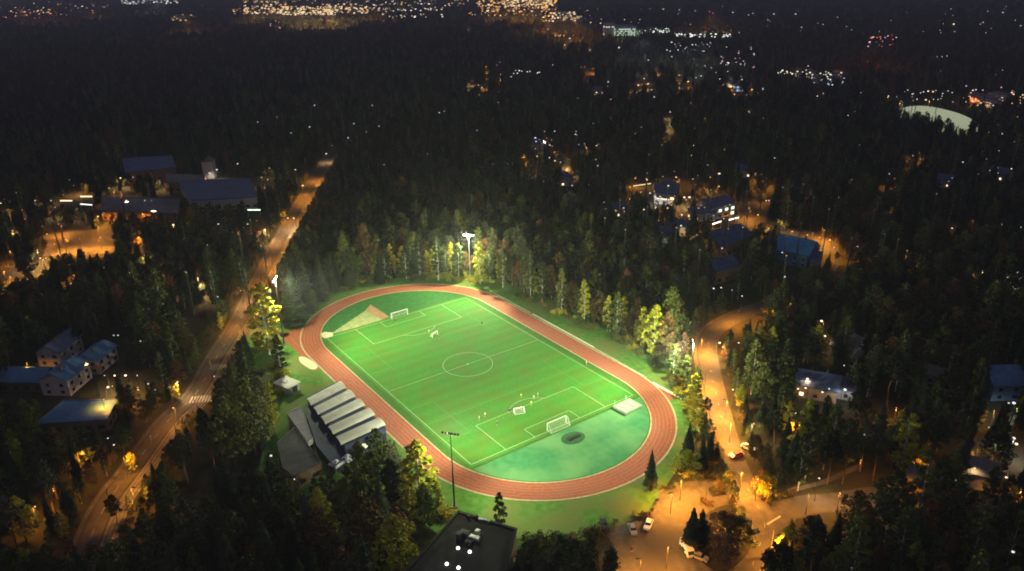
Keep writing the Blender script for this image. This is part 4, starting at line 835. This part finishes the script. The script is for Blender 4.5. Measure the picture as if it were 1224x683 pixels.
# the floodlit belt of birches along the right straight and behind the far bend
for (pl, n, area) in [([(600, 341), (650, 361), (700, 384), (760, 411), (802, 436)], 34, 'in the floodlit treeline along the right straight'), ([(420, 341), (480, 333), (540, 330), (600, 338)], 24, 'in the floodlit row behind the far bend')]:
    for i in range(n):
        t_ = (i+rnd.random()*.8)/n*(len(pl)-1); k = min(int(t_), len(pl)-2); u = t_-k; back = rnd.random()*9
        px = pl[k][0]*(1-u)+pl[k+1][0]*u; py = pl[k][1]*(1-u)+pl[k+1][1]*u-back; g = G(px, py)
        fo = rnd.choices(['green', 'yellow', 'rust'], [.5, .35, .15])[0]; kd = 'broadleaf_tree' if fo == 'rust' else 'birch_tree'
        cw = {'green': 'olive green birch ', 'yellow': 'yellow birch ', 'rust': 'rust brown leafy tree '}[fo]; TREEPOS.append((g.x, g.y))
        tree(kd, g.x, g.y, rnd.uniform(9, 16), cw+area, fo, None, rnd.uniform(1.0, 1.35), cw+area)
bushes([(405, 345), (470, 334), (520, 333)], 20, ['yellow', 'green', 'green'], '# bush along the outer edge of the far bend', 'bushes along the far bend')
bushes([(610, 350), (660, 372), (700, 390), (760, 418), (800, 445)], 30, ['green', 'green', 'yellow', 'rust'], '# bush along the foot of the right treeline', 'bushes under the right treeline', (1.2, 2.6))
bushes([(806, 462), (818, 478), (828, 500), (832, 525)], 26, ['yellow', 'green'], '# bush on the bank between the right bend and the side road', 'bushes on the right bank')
bushes([(300, 425), (325, 442), (340, 455), (335, 480)], 16, ['green', 'yellow'], '# bush on the grass between the road and the small pale hut', 'bushes left of the track')
bushes([(480, 600), (520, 618), (535, 622)], 12, ['yellow', 'green'], '# bush around the near mast foot', 'bushes at the near mast')
bushes([(625, 648), (670, 650), (720, 640)], 16, ['green', 'rust'], '# bush along the grass bank below the near bend', 'bushes below the near bend')
bushes([(795, 585), (845, 572)], 6, ['rust', 'green'], '# low bush at the upper edge of the parking area', 'bushes at the parking edge', (1, 1.8))

bushes([(905, 585), (925, 600), (960, 592)], 9, ['rust', 'yellow'], '# bush at the corner where the east road leaves the junction', 'bushes at the junction corner', (1.5, 3))
bushes([(835, 600), (850, 606)], 4, ['rust'], '# bush above the island trees', 'bushes above the island', (1, 2))
bushes([(846, 520), (862, 570), (868, 578)], 10, ['green', 'rust'], '# bush in the strip left of the side road', 'bushes left of the side road', (1.5, 3))
bushes([(725, 632), (770, 618), (786, 596)], 10, ['green', 'rust'], '# bush between the parked cars and the grass bank', 'bushes by the parked cars', (.8, 1.6))
# forest: a jittered scatter, thinned where the photograph is open
def covers(x, y, h, kind):
    w = {'spruce_tree': 2.6, 'pine_tree': 3, 'birch_tree': 2.6, 'broadleaf_tree': 4.6}[kind]*h/20*.75
    bx, by, d = proj(x, y, 0); tx, ty, _ = proj(x, y, h*.95); wp = F*w/d
    for i in range(7):
        u = i/6; px = bx+(tx-bx)*u; py = by+(ty-by)*u; ww = wp*(1-u*.7 if kind == 'spruce_tree' else (.3 if u < .2 else 1))
        for s in (-1, 0, 1):
            ix, iy = int(px+s*ww)+40, int(py)+40
            if 0 <= ix < MASK.shape[1] and 0 <= iy < MASK.shape[0] and MASK[iy, ix]: return True
    return False
ROADP = [Vector(p[:2]) for p in r1]+[Vector(p[:2]) for p in r2]
def near_road(x, y, r=8.5):
    for L in (r1, r2, r3):
        for i in range(len(L)-1):
            a, b_ = L[i], L[i+1]; ab = b_-a; t = max(0, min(1, ((x-a.x)*ab.x+(y-a.y)*ab.y)/ab.length_squared))
            if (x-a.x-ab.x*t)**2+(y-a.y-ab.y*t)**2 < r*r: return True
    return False
from mathutils import noise
cand = []
fx, fy = sin(0)*0+FWD.x, FWD.y; fl = math.hypot(fx, fy); fx /= fl; fy /= fl
dd_ = 120.
while dd_ < 5600:
    sp_ = 5.6 if dd_ < 420 else 7.2 if dd_ < 800 else 10 if dd_ < 1600 else 17
    hw = .74*dd_+60; n = int(2*hw/sp_)
    for i in range(n):
        l = -hw+(i+rnd.random())*sp_; q = dd_+rnd.uniform(-.5, .5)*sp_
        x, y = CX+fx*q+fy*l, CY+fy*q-fx*l
        cand.append((x, y, q))
    dd_ += sp_
near, far_ = [], []
for L_, step, o0, o1 in ((r1, 6, 7.0, 9.5), (r2, 6, 5.6, 8.0)):     # young trees lining the roads
    acc = 0
    for i in range(len(L_)-1):
        a, b_ = L_[i], L_[i+1]; e = b_-a; Ln = e.length; t_ = 0
        while t_ < Ln:
            for sd in (-1, 1):
                p = a+e*(t_/Ln)+Vector((-e.y, e.x)).normalized()*sd*rnd.uniform(o0, o1); k = rnd.choice(['broadleaf_tree', 'birch_tree', 'broadleaf_tree', 'spruce_tree']); h = rnd.uniform(6, 11)
                px, py, d = proj(p.x, p.y, 4)
                if not (0 < px < W_ and 0 < py < H_+40) or d > 620 or rnd.random() < .2: continue
                for f in (1, .7, .5):
                    if not covers(p.x, p.y, h*f, k): near.append((d-40, p.x, p.y, h*f, k, px, py)); TREEPOS.append((p.x, p.y)); break
            t_ += step
for x, y, q in cand:
    nz = noise.noise(Vector((x/45, y/45, 0))); nz2 = noise.noise(Vector((x/140, y/140, 5)))
    if nz < -.42 and q < 1500: continue
    if q > 1500 and noise.noise(Vector((x/260, y/260, 9))) < -.38: continue
    px, py, d = proj(x, y, 8)
    if not (-40 < px < W_+40 and -25 < py < H_+120): continue
    if abs(x) < 72 and abs(y) < 50 or any((x-a)**2+(y-c)**2 < 64 for a, c in ((66, -46.6), (-68.5, 45.4), (-57.5, -48.2), (67, 44.5))): continue
    if q < 900 and near_road(x, y, 5.3): continue
    left = px < 430 and py > 380
    r_ = rnd.random(); k = 'spruce_tree' if r_ < .24+nz2*.4 else 'pine_tree' if r_ < .52+nz2*.4 else 'birch_tree' if r_ < .72 else 'broadleaf_tree'
    h = rnd.gauss(16, 3.2) if k != 'broadleaf_tree' else rnd.gauss(13.5, 2.4)
    if q > 1600: h *= 1.15
    h = max(9, h); ok = True
    if q < 2600:
        for f in (1, .75, .52):
            if not covers(x, y, h*f, k): h *= f; break
        else: ok = False
        if h < 7: ok = ok and rnd.random() < .5
    if not ok or any((x-a)**2+(y-c)**2 < 12 for a, c in TREEPOS): continue
    vis = 20 < px+20 and px < W_+10 and py < H_+70
    (near if vis and q < 900 else far_).append((q, x, y, h, k, px, py))
near.sort(); cnt = {}
AREA = lambda px, py: ('at the bottom left below the pavilion' if px < 500 and py > 540 else 'on the left around the dim houses' if px < 300 and py > 370 else 'between the school and the main road' if px < 340 else 'in the bottom right wood' if px > 880 and py > 590 else 'in the wood right of the side road' if px > 850 and py > 360 else 'in the wood behind the far bend' if px < 620 else 'in the wood behind the right straight' if py > 250 else 'in the far wood')
DESC = dict(spruce_tree=['dark pointed spruce', 'narrow dark spruce'], pine_tree=['dark pine with a high rounded crown', 'dark pine with a high rounded crown'], birch_tree=['slim birch with a pale trunk', 'slim birch with a pale trunk'], broadleaf_tree=['broad crowned leafy tree', 'broad crowned leafy tree'])
for q, x, y, h, k, px, py in near:
    cnt[k] = cnt.get(k, 0)+1
    if cnt[k] > {'spruce_tree': 300, 'pine_tree': 150, 'birch_tree': 200, 'broadleaf_tree': 200}[k]-40: far_.append((q, x, y, h, k, px, py)); continue
    ar = AREA(px, py); fol = None; cw = ''
    if k in ('birch_tree', 'broadleaf_tree'):
        fol = rnd.choices(['green', 'yellow', 'rust'] if k == 'broadleaf_tree' else ['green', 'yellow'], [.62, .05, .33] if k == 'broadleaf_tree' else [.92, .08])[0]; cw = {'green': 'green leaved ', 'yellow': 'yellow leaved ', 'rust': 'rust brown '}[fol]
    lb = cw+DESC[k][0]+' '+ar; tree(k, x, y, h, lb, fol, None, rnd.uniform(.85, 1.2), lb.replace('_', ' '))
print('near', cnt, 'far', len(far_))
# the rest of the wood as one countless mass
SRC = []
for k, picks in (('spruce_tree', [0, 1, 2, 3]), ('pine_tree', [0, 1]), ('birch_tree', [0, 2]), ('broadleaf_tree', [0, 1, 3, 4])):
    for p in picks: SRC.append((k, PROTO[k][0][p][0], PROTO[k][0][p][1], PROTO[k][1]))
holder = {}
for o in COL.objects:
    if o.type == 'MESH' and o.data.name not in holder: holder[o.data.name] = o
SRC = [s for s in SRC if s[1].name in holder and s[2].name in holder]
idx_of = {}
for i, s in enumerate(SRC): idx_of.setdefault(s[0], []).append(i)
pts = [(x, y, -.05) for q, x, y, h, k, px, py in far_]
me = bpy.data.meshes.new('woodland'); me.from_pydata(pts, [], []); wo = bpy.data.objects.new('woodland', me); COL.objects.link(wo); wo['kind'] = 'stuff'
tag(wo, 'dark mixed forest stretching over the land to the distant city lights', 'forest')
ai = me.attributes.new('pick', 'INT', 'POINT'); ai.data.foreach_set('value', [rnd.choice(idx_of[f[4]]) for f in far_])
asx = me.attributes.new('size', 'FLOAT_VECTOR', 'POINT'); vv = []
for f in far_:
    s = f[3]/20; w = s*rnd.uniform(.9, 1.3)*(1 if f[0] < 1600 else 1.7); vv += [w, w, s]
asx.data.foreach_set('vector', vv)
ar = me.attributes.new('turn', 'FLOAT', 'POINT'); ar.data.foreach_set('value', [rnd.uniform(0, 6.28) for _ in far_])
ng = bpy.data.node_groups.new('woodland_scatter', 'GeometryNodeTree'); ng.interface.new_socket('Geometry', in_out='INPUT', socket_type='NodeSocketGeometry'); ng.interface.new_socket('Geometry', in_out='OUTPUT', socket_type='NodeSocketGeometry')
gi = ng.nodes.new('NodeGroupInput'); go = ng.nodes.new('NodeGroupOutput'); iop = ng.nodes.new('GeometryNodeInstanceOnPoints'); J = ng.nodes.new('GeometryNodeJoinGeometry'); LL = ng.links.new
for s in reversed(SRC):
    j = ng.nodes.new('GeometryNodeJoinGeometry')
    for m in (s[1], s[2]):
        oi = ng.nodes.new('GeometryNodeObjectInfo'); oi.transform_space = 'ORIGINAL'; oi.inputs['Object'].default_value = holder[m.name]; LL(oi.outputs['Geometry'], j.inputs[0])
    g2 = ng.nodes.new('GeometryNodeGeometryToInstance'); LL(j.outputs[0], g2.inputs[0]); LL(g2.outputs[0], J.inputs[0])
def attr(n, t):
    a = ng.nodes.new('GeometryNodeInputNamedAttribute'); a.data_type = t; a.inputs['Name'].default_value = n; return a.outputs['Attribute']
LL(gi.outputs[0], iop.inputs['Points']); LL(J.outputs[0], iop.inputs['Instance']); iop.inputs['Pick Instance'].default_value = True
LL(attr('pick', 'INT'), iop.inputs['Instance Index']); LL(attr('size', 'FLOAT_VECTOR'), iop.inputs['Scale'])
cx_ = ng.nodes.new('ShaderNodeCombineXYZ'); LL(attr('turn', 'FLOAT'), cx_.inputs['Z']); LL(cx_.outputs[0], iop.inputs['Rotation']); LL(iop.outputs[0], go.inputs[0])
md = wo.modifiers.new('scatter', 'NODES'); md.node_group = ng

# ------------------------------------------------------------------ distant city: blocks as things, its countless lights as one mass
CB = [(300, 14), (318, 8), (336, 12), (352, 16), (366, 10), (384, 13), (402, 14), (420, 10), (440, 13), (462, 12), (478, 12), (512, 12), (575, 8), (590, 14), (604, 10), (618, 6), (632, 12), (648, 8), (655, 18), (672, 18), (684, 22), (170, 3), (190, 3), (216, 23), (228, 22), (30, 16), (90, 11), (120, 10), (546, 6), (500, 6)]
for px, py in CB:
    far_block(px, py, rnd.uniform(35, 80), rnd.uniform(16, 26), rnd.choice([14, 18, 24]), R(rnd.uniform(-50, 50)), 'distant city block with lit windows at the top edge', rnd.choice('yyo'), .35, grp='distant city blocks')
def city(x0, x1, y0, y1, n, cols, sz=(3, 7)):
    for _ in range(int(n*1.7)):
        px = rnd.uniform(x0, x1); py = y0+(y1-y0)*rnd.random(); z = rnd.uniform(16, 26); g = G(px, py, z); c = rnd.choice(cols); d = proj(*g)[2]
        s = rnd.uniform(*sz)*rnd.uniform(.5, 1.1)*d/3000*.72
        b = cl.setdefault(c, MB()); b.prism([(g.x+s*cos(a*pi/3), g.y+s*sin(a*pi/3)) for a in range(6)], z-s*.5, z+s*.5)
        if True: cl.setdefault('pole', MB()).tube([(g.x, g.y, 0), (g.x, g.y, z-s*.5)], .3, n=4)
city(292, 345, 2, 17, 70, 'yyo'); city(335, 402, 8, 18, 110, 'yyyo'); city(385, 440, 5, 16, 60, 'yyo'); city(438, 530, 9, 14, 34, 'wy', (2, 5)); city(430, 560, 0, 7, 34, 'yow', (2, 5)); city(455, 530, 17, 21, 12, 'wy', (2.5, 5))
city(570, 665, 0, 14, 110, 'yooo'); city(600, 660, 0, 8, 60, 'yyo'); city(648, 690, 14, 26, 28, 'yyo'); city(560, 650, 15, 19, 20, 'yo', (1.5, 4)); city(0, 60, 8, 22, 26, 'yor', (2, 5)); city(40, 120, 4, 19, 18, 'yo', (2, 5)); city(145, 215, 0, 5, 34, 'ww', (3, 6)); city(200, 235, 18, 25, 12, 'yo', (2, 5)); city(275, 300, 10, 17, 12, 'yo', (2, 5)); city(280, 420, -2, 4, 30, 'oyb', (2, 4))
city(690, 1224, 4, 40, 46, 'wyp', (1, 2.6)); city(0, 560, 0, 16, 26, 'wyo', (1, 2.4)); city(320, 340, 24, 36, 5, 'p', (2, 4))
city(806, 874, 40, 45, 24, 'gww', (3, 6)); city(770, 800, 34, 39, 12, 'wg', (3, 6)); city(795, 850, 50, 62, 14, 'w', (2, 4)); city(860, 905, 55, 82, 12, 'wp', (2, 4)); city(930, 1010, 84, 90, 14, 'gwy', (3, 6)); city(965, 1012, 90, 103, 10, 'wb', (2, 5)); city(1080, 1140, 106, 122, 10, 'wy', (2, 5)); city(1150, 1224, 104, 127, 14, 'pyo', (2, 5)); city(1035, 1072, 42, 56, 10, 'pr', (2, 5)); city(605, 645, 84, 90, 6, 'w', (2, 4))
city(635, 720, 155, 200, 8, 'wy', (2, 4)); city(840, 890, 68, 110, 8, 'w', (2, 4)); city(745, 900, 205, 275, 14, 'yo', (2, 5))
city(560, 900, 70, 200, 20, 'yow', (1.2, 2.6)); city(900, 1224, 60, 330, 20, 'yow', (1.2, 2.4)); city(0, 320, 190, 330, 12, 'yo', (1.2, 2.2)); city(700, 1000, 200, 300, 12, 'ywo', (1.2, 2.2))
allb = MB(); ms = []
for i, c in enumerate(sorted(cl)):
    allb.add(cl[c].v, cl[c].f, i); ms.append(m_dsteel if c == 'pole' else MATS.setdefault('glow_'+c, mat('city_glow_'+c, (.5, .5, .5), emit=LC[c], estr=1.5, sample=False)))
o = allb.build('city_lights', ms); o['kind'] = 'stuff'; tag(o, 'countless small warm and white lights of the distant city and suburbs', 'city lights')
for px, py, p, c in [(300, 13, .8, 'o'), (325, 9, 1, 'y'), (362, 14, 1, 'y'), (395, 12, 1, 'y'), (450, 10, .6, 'o'), (590, 9, .8, 'o'), (625, 11, 1, 'o'), (655, 20, .8, 'o'), (690, 26, .6, 'o'), (60, 16, .4, 'o'), (110, 10, .4, 'o'), (225, 22, .5, 'o'), (852, 17, .4, 'o'), (1048, 48, .15, 'r'), (770, 45, .2, 'w'), (840, 48, .15, 'w'), (345, 12, 1, 'y'), (380, 12, 1, 'y'), (310, 10, .8, 'y'), (610, 8, 1, 'o'), (640, 8, .8, 'o'), (672, 20, .6, 'o'), (420, 10, .6, 'y'), (25, 15, .4, 'o'), (185, 4, .4, 'w')]:
    g = G(px, py, 45)  # fill light without a fitting, added for glow over the distant city
    spot('city_fill_light', (g.x, g.y, 45), (g.x, g.y, 0), 420000*p, {'w': (.8, .9, 1), 'y': (1, .62, .28), 'o': (1, .42, .10), 'r': (1, .2, .08)}[c], 165, .5, 2.)
    
# ------------------------------------------------------------------ air, sky, moonlight
HZ = .00017
b = MB(); b.box((-2600, 1400, 69), (16000, 16000, 150.)); hz = b.build('haze', mat('haze_air', (.5, .5, .5)), kind='stuff')
hm = hz.data.materials[0]; nt = hm.node_tree; nt.nodes.remove(nt.nodes['Principled BSDF']); pv = nt.nodes.new('ShaderNodeVolumePrincipled'); pv.inputs['Density'].default_value = HZ; pv.inputs['Color'].default_value = (.75, .78, .85, 1); pv.inputs['Anisotropy'].default_value = .2
nt.links.new(pv.outputs[0], nt.nodes['Material Output'].inputs['Volume'])
tag(hz, 'thin night haze over the woods and the distant city', 'haze')
w = bpy.data.worlds.new('World'); S.world = w; w.use_nodes = True; nt = w.node_tree; bg = nt.nodes['Background']
sky = nt.nodes.new('ShaderNodeTexSky'); sky.sky_type = 'NISHITA'; sky.sun_disc = False; sky.sun_elevation = R(-2.5); sky.sun_rotation = R(215); sky.altitude = 50
nt.links.new(sky.outputs[0], bg.inputs[0]); bg.inputs[1].default_value = .15
bg2 = nt.nodes.new('ShaderNodeBackground'); bg2.inputs[0].default_value = (.094, .086, .142, 1); bg2.inputs[1].default_value = 1.0   # cloud deck lit by the city
ad = nt.nodes.new('ShaderNodeAddShader'); nt.links.new(bg.outputs[0], ad.inputs[0]); nt.links.new(bg2.outputs[0], ad.inputs[1]); nt.links.new(ad.outputs[0], nt.nodes['World Output'].inputs[0])
sn = bpy.data.lights.new('moon', 'SUN'); sn.energy = .03; sn.angle = R(12); sn.color = (.85, .9, 1); so = bpy.data.objects.new('moon', sn); COL.objects.link(so)
so.rotation_euler = Vector((FWD.x*.9+RIGHT0.x*.35, FWD.y*.9+RIGHT0.y*.35, -1.1)).to_track_quat('-Z', 'Y').to_euler()
vs = S.view_settings; vs.view_transform = 'Standard'; vs.look = 'None'; vs.gamma = 1; vs.exposure = 0; vs.use_curve_mapping = False
S.cycles.use_light_tree = True; S.cycles.max_bounces = 5; S.cycles.diffuse_bounces = 2; S.cycles.glossy_bounces = 2; S.cycles.volume_bounces = 0; S.cycles.transparent_max_bounces = 4
S.cycles.sample_clamp_indirect = 4; S.cycles.use_denoising = True; S.cycles.pixel_filter_type = 'BLACKMAN_HARRIS'; S.cycles.filter_width = 1.9
S.render.film_transparent = False
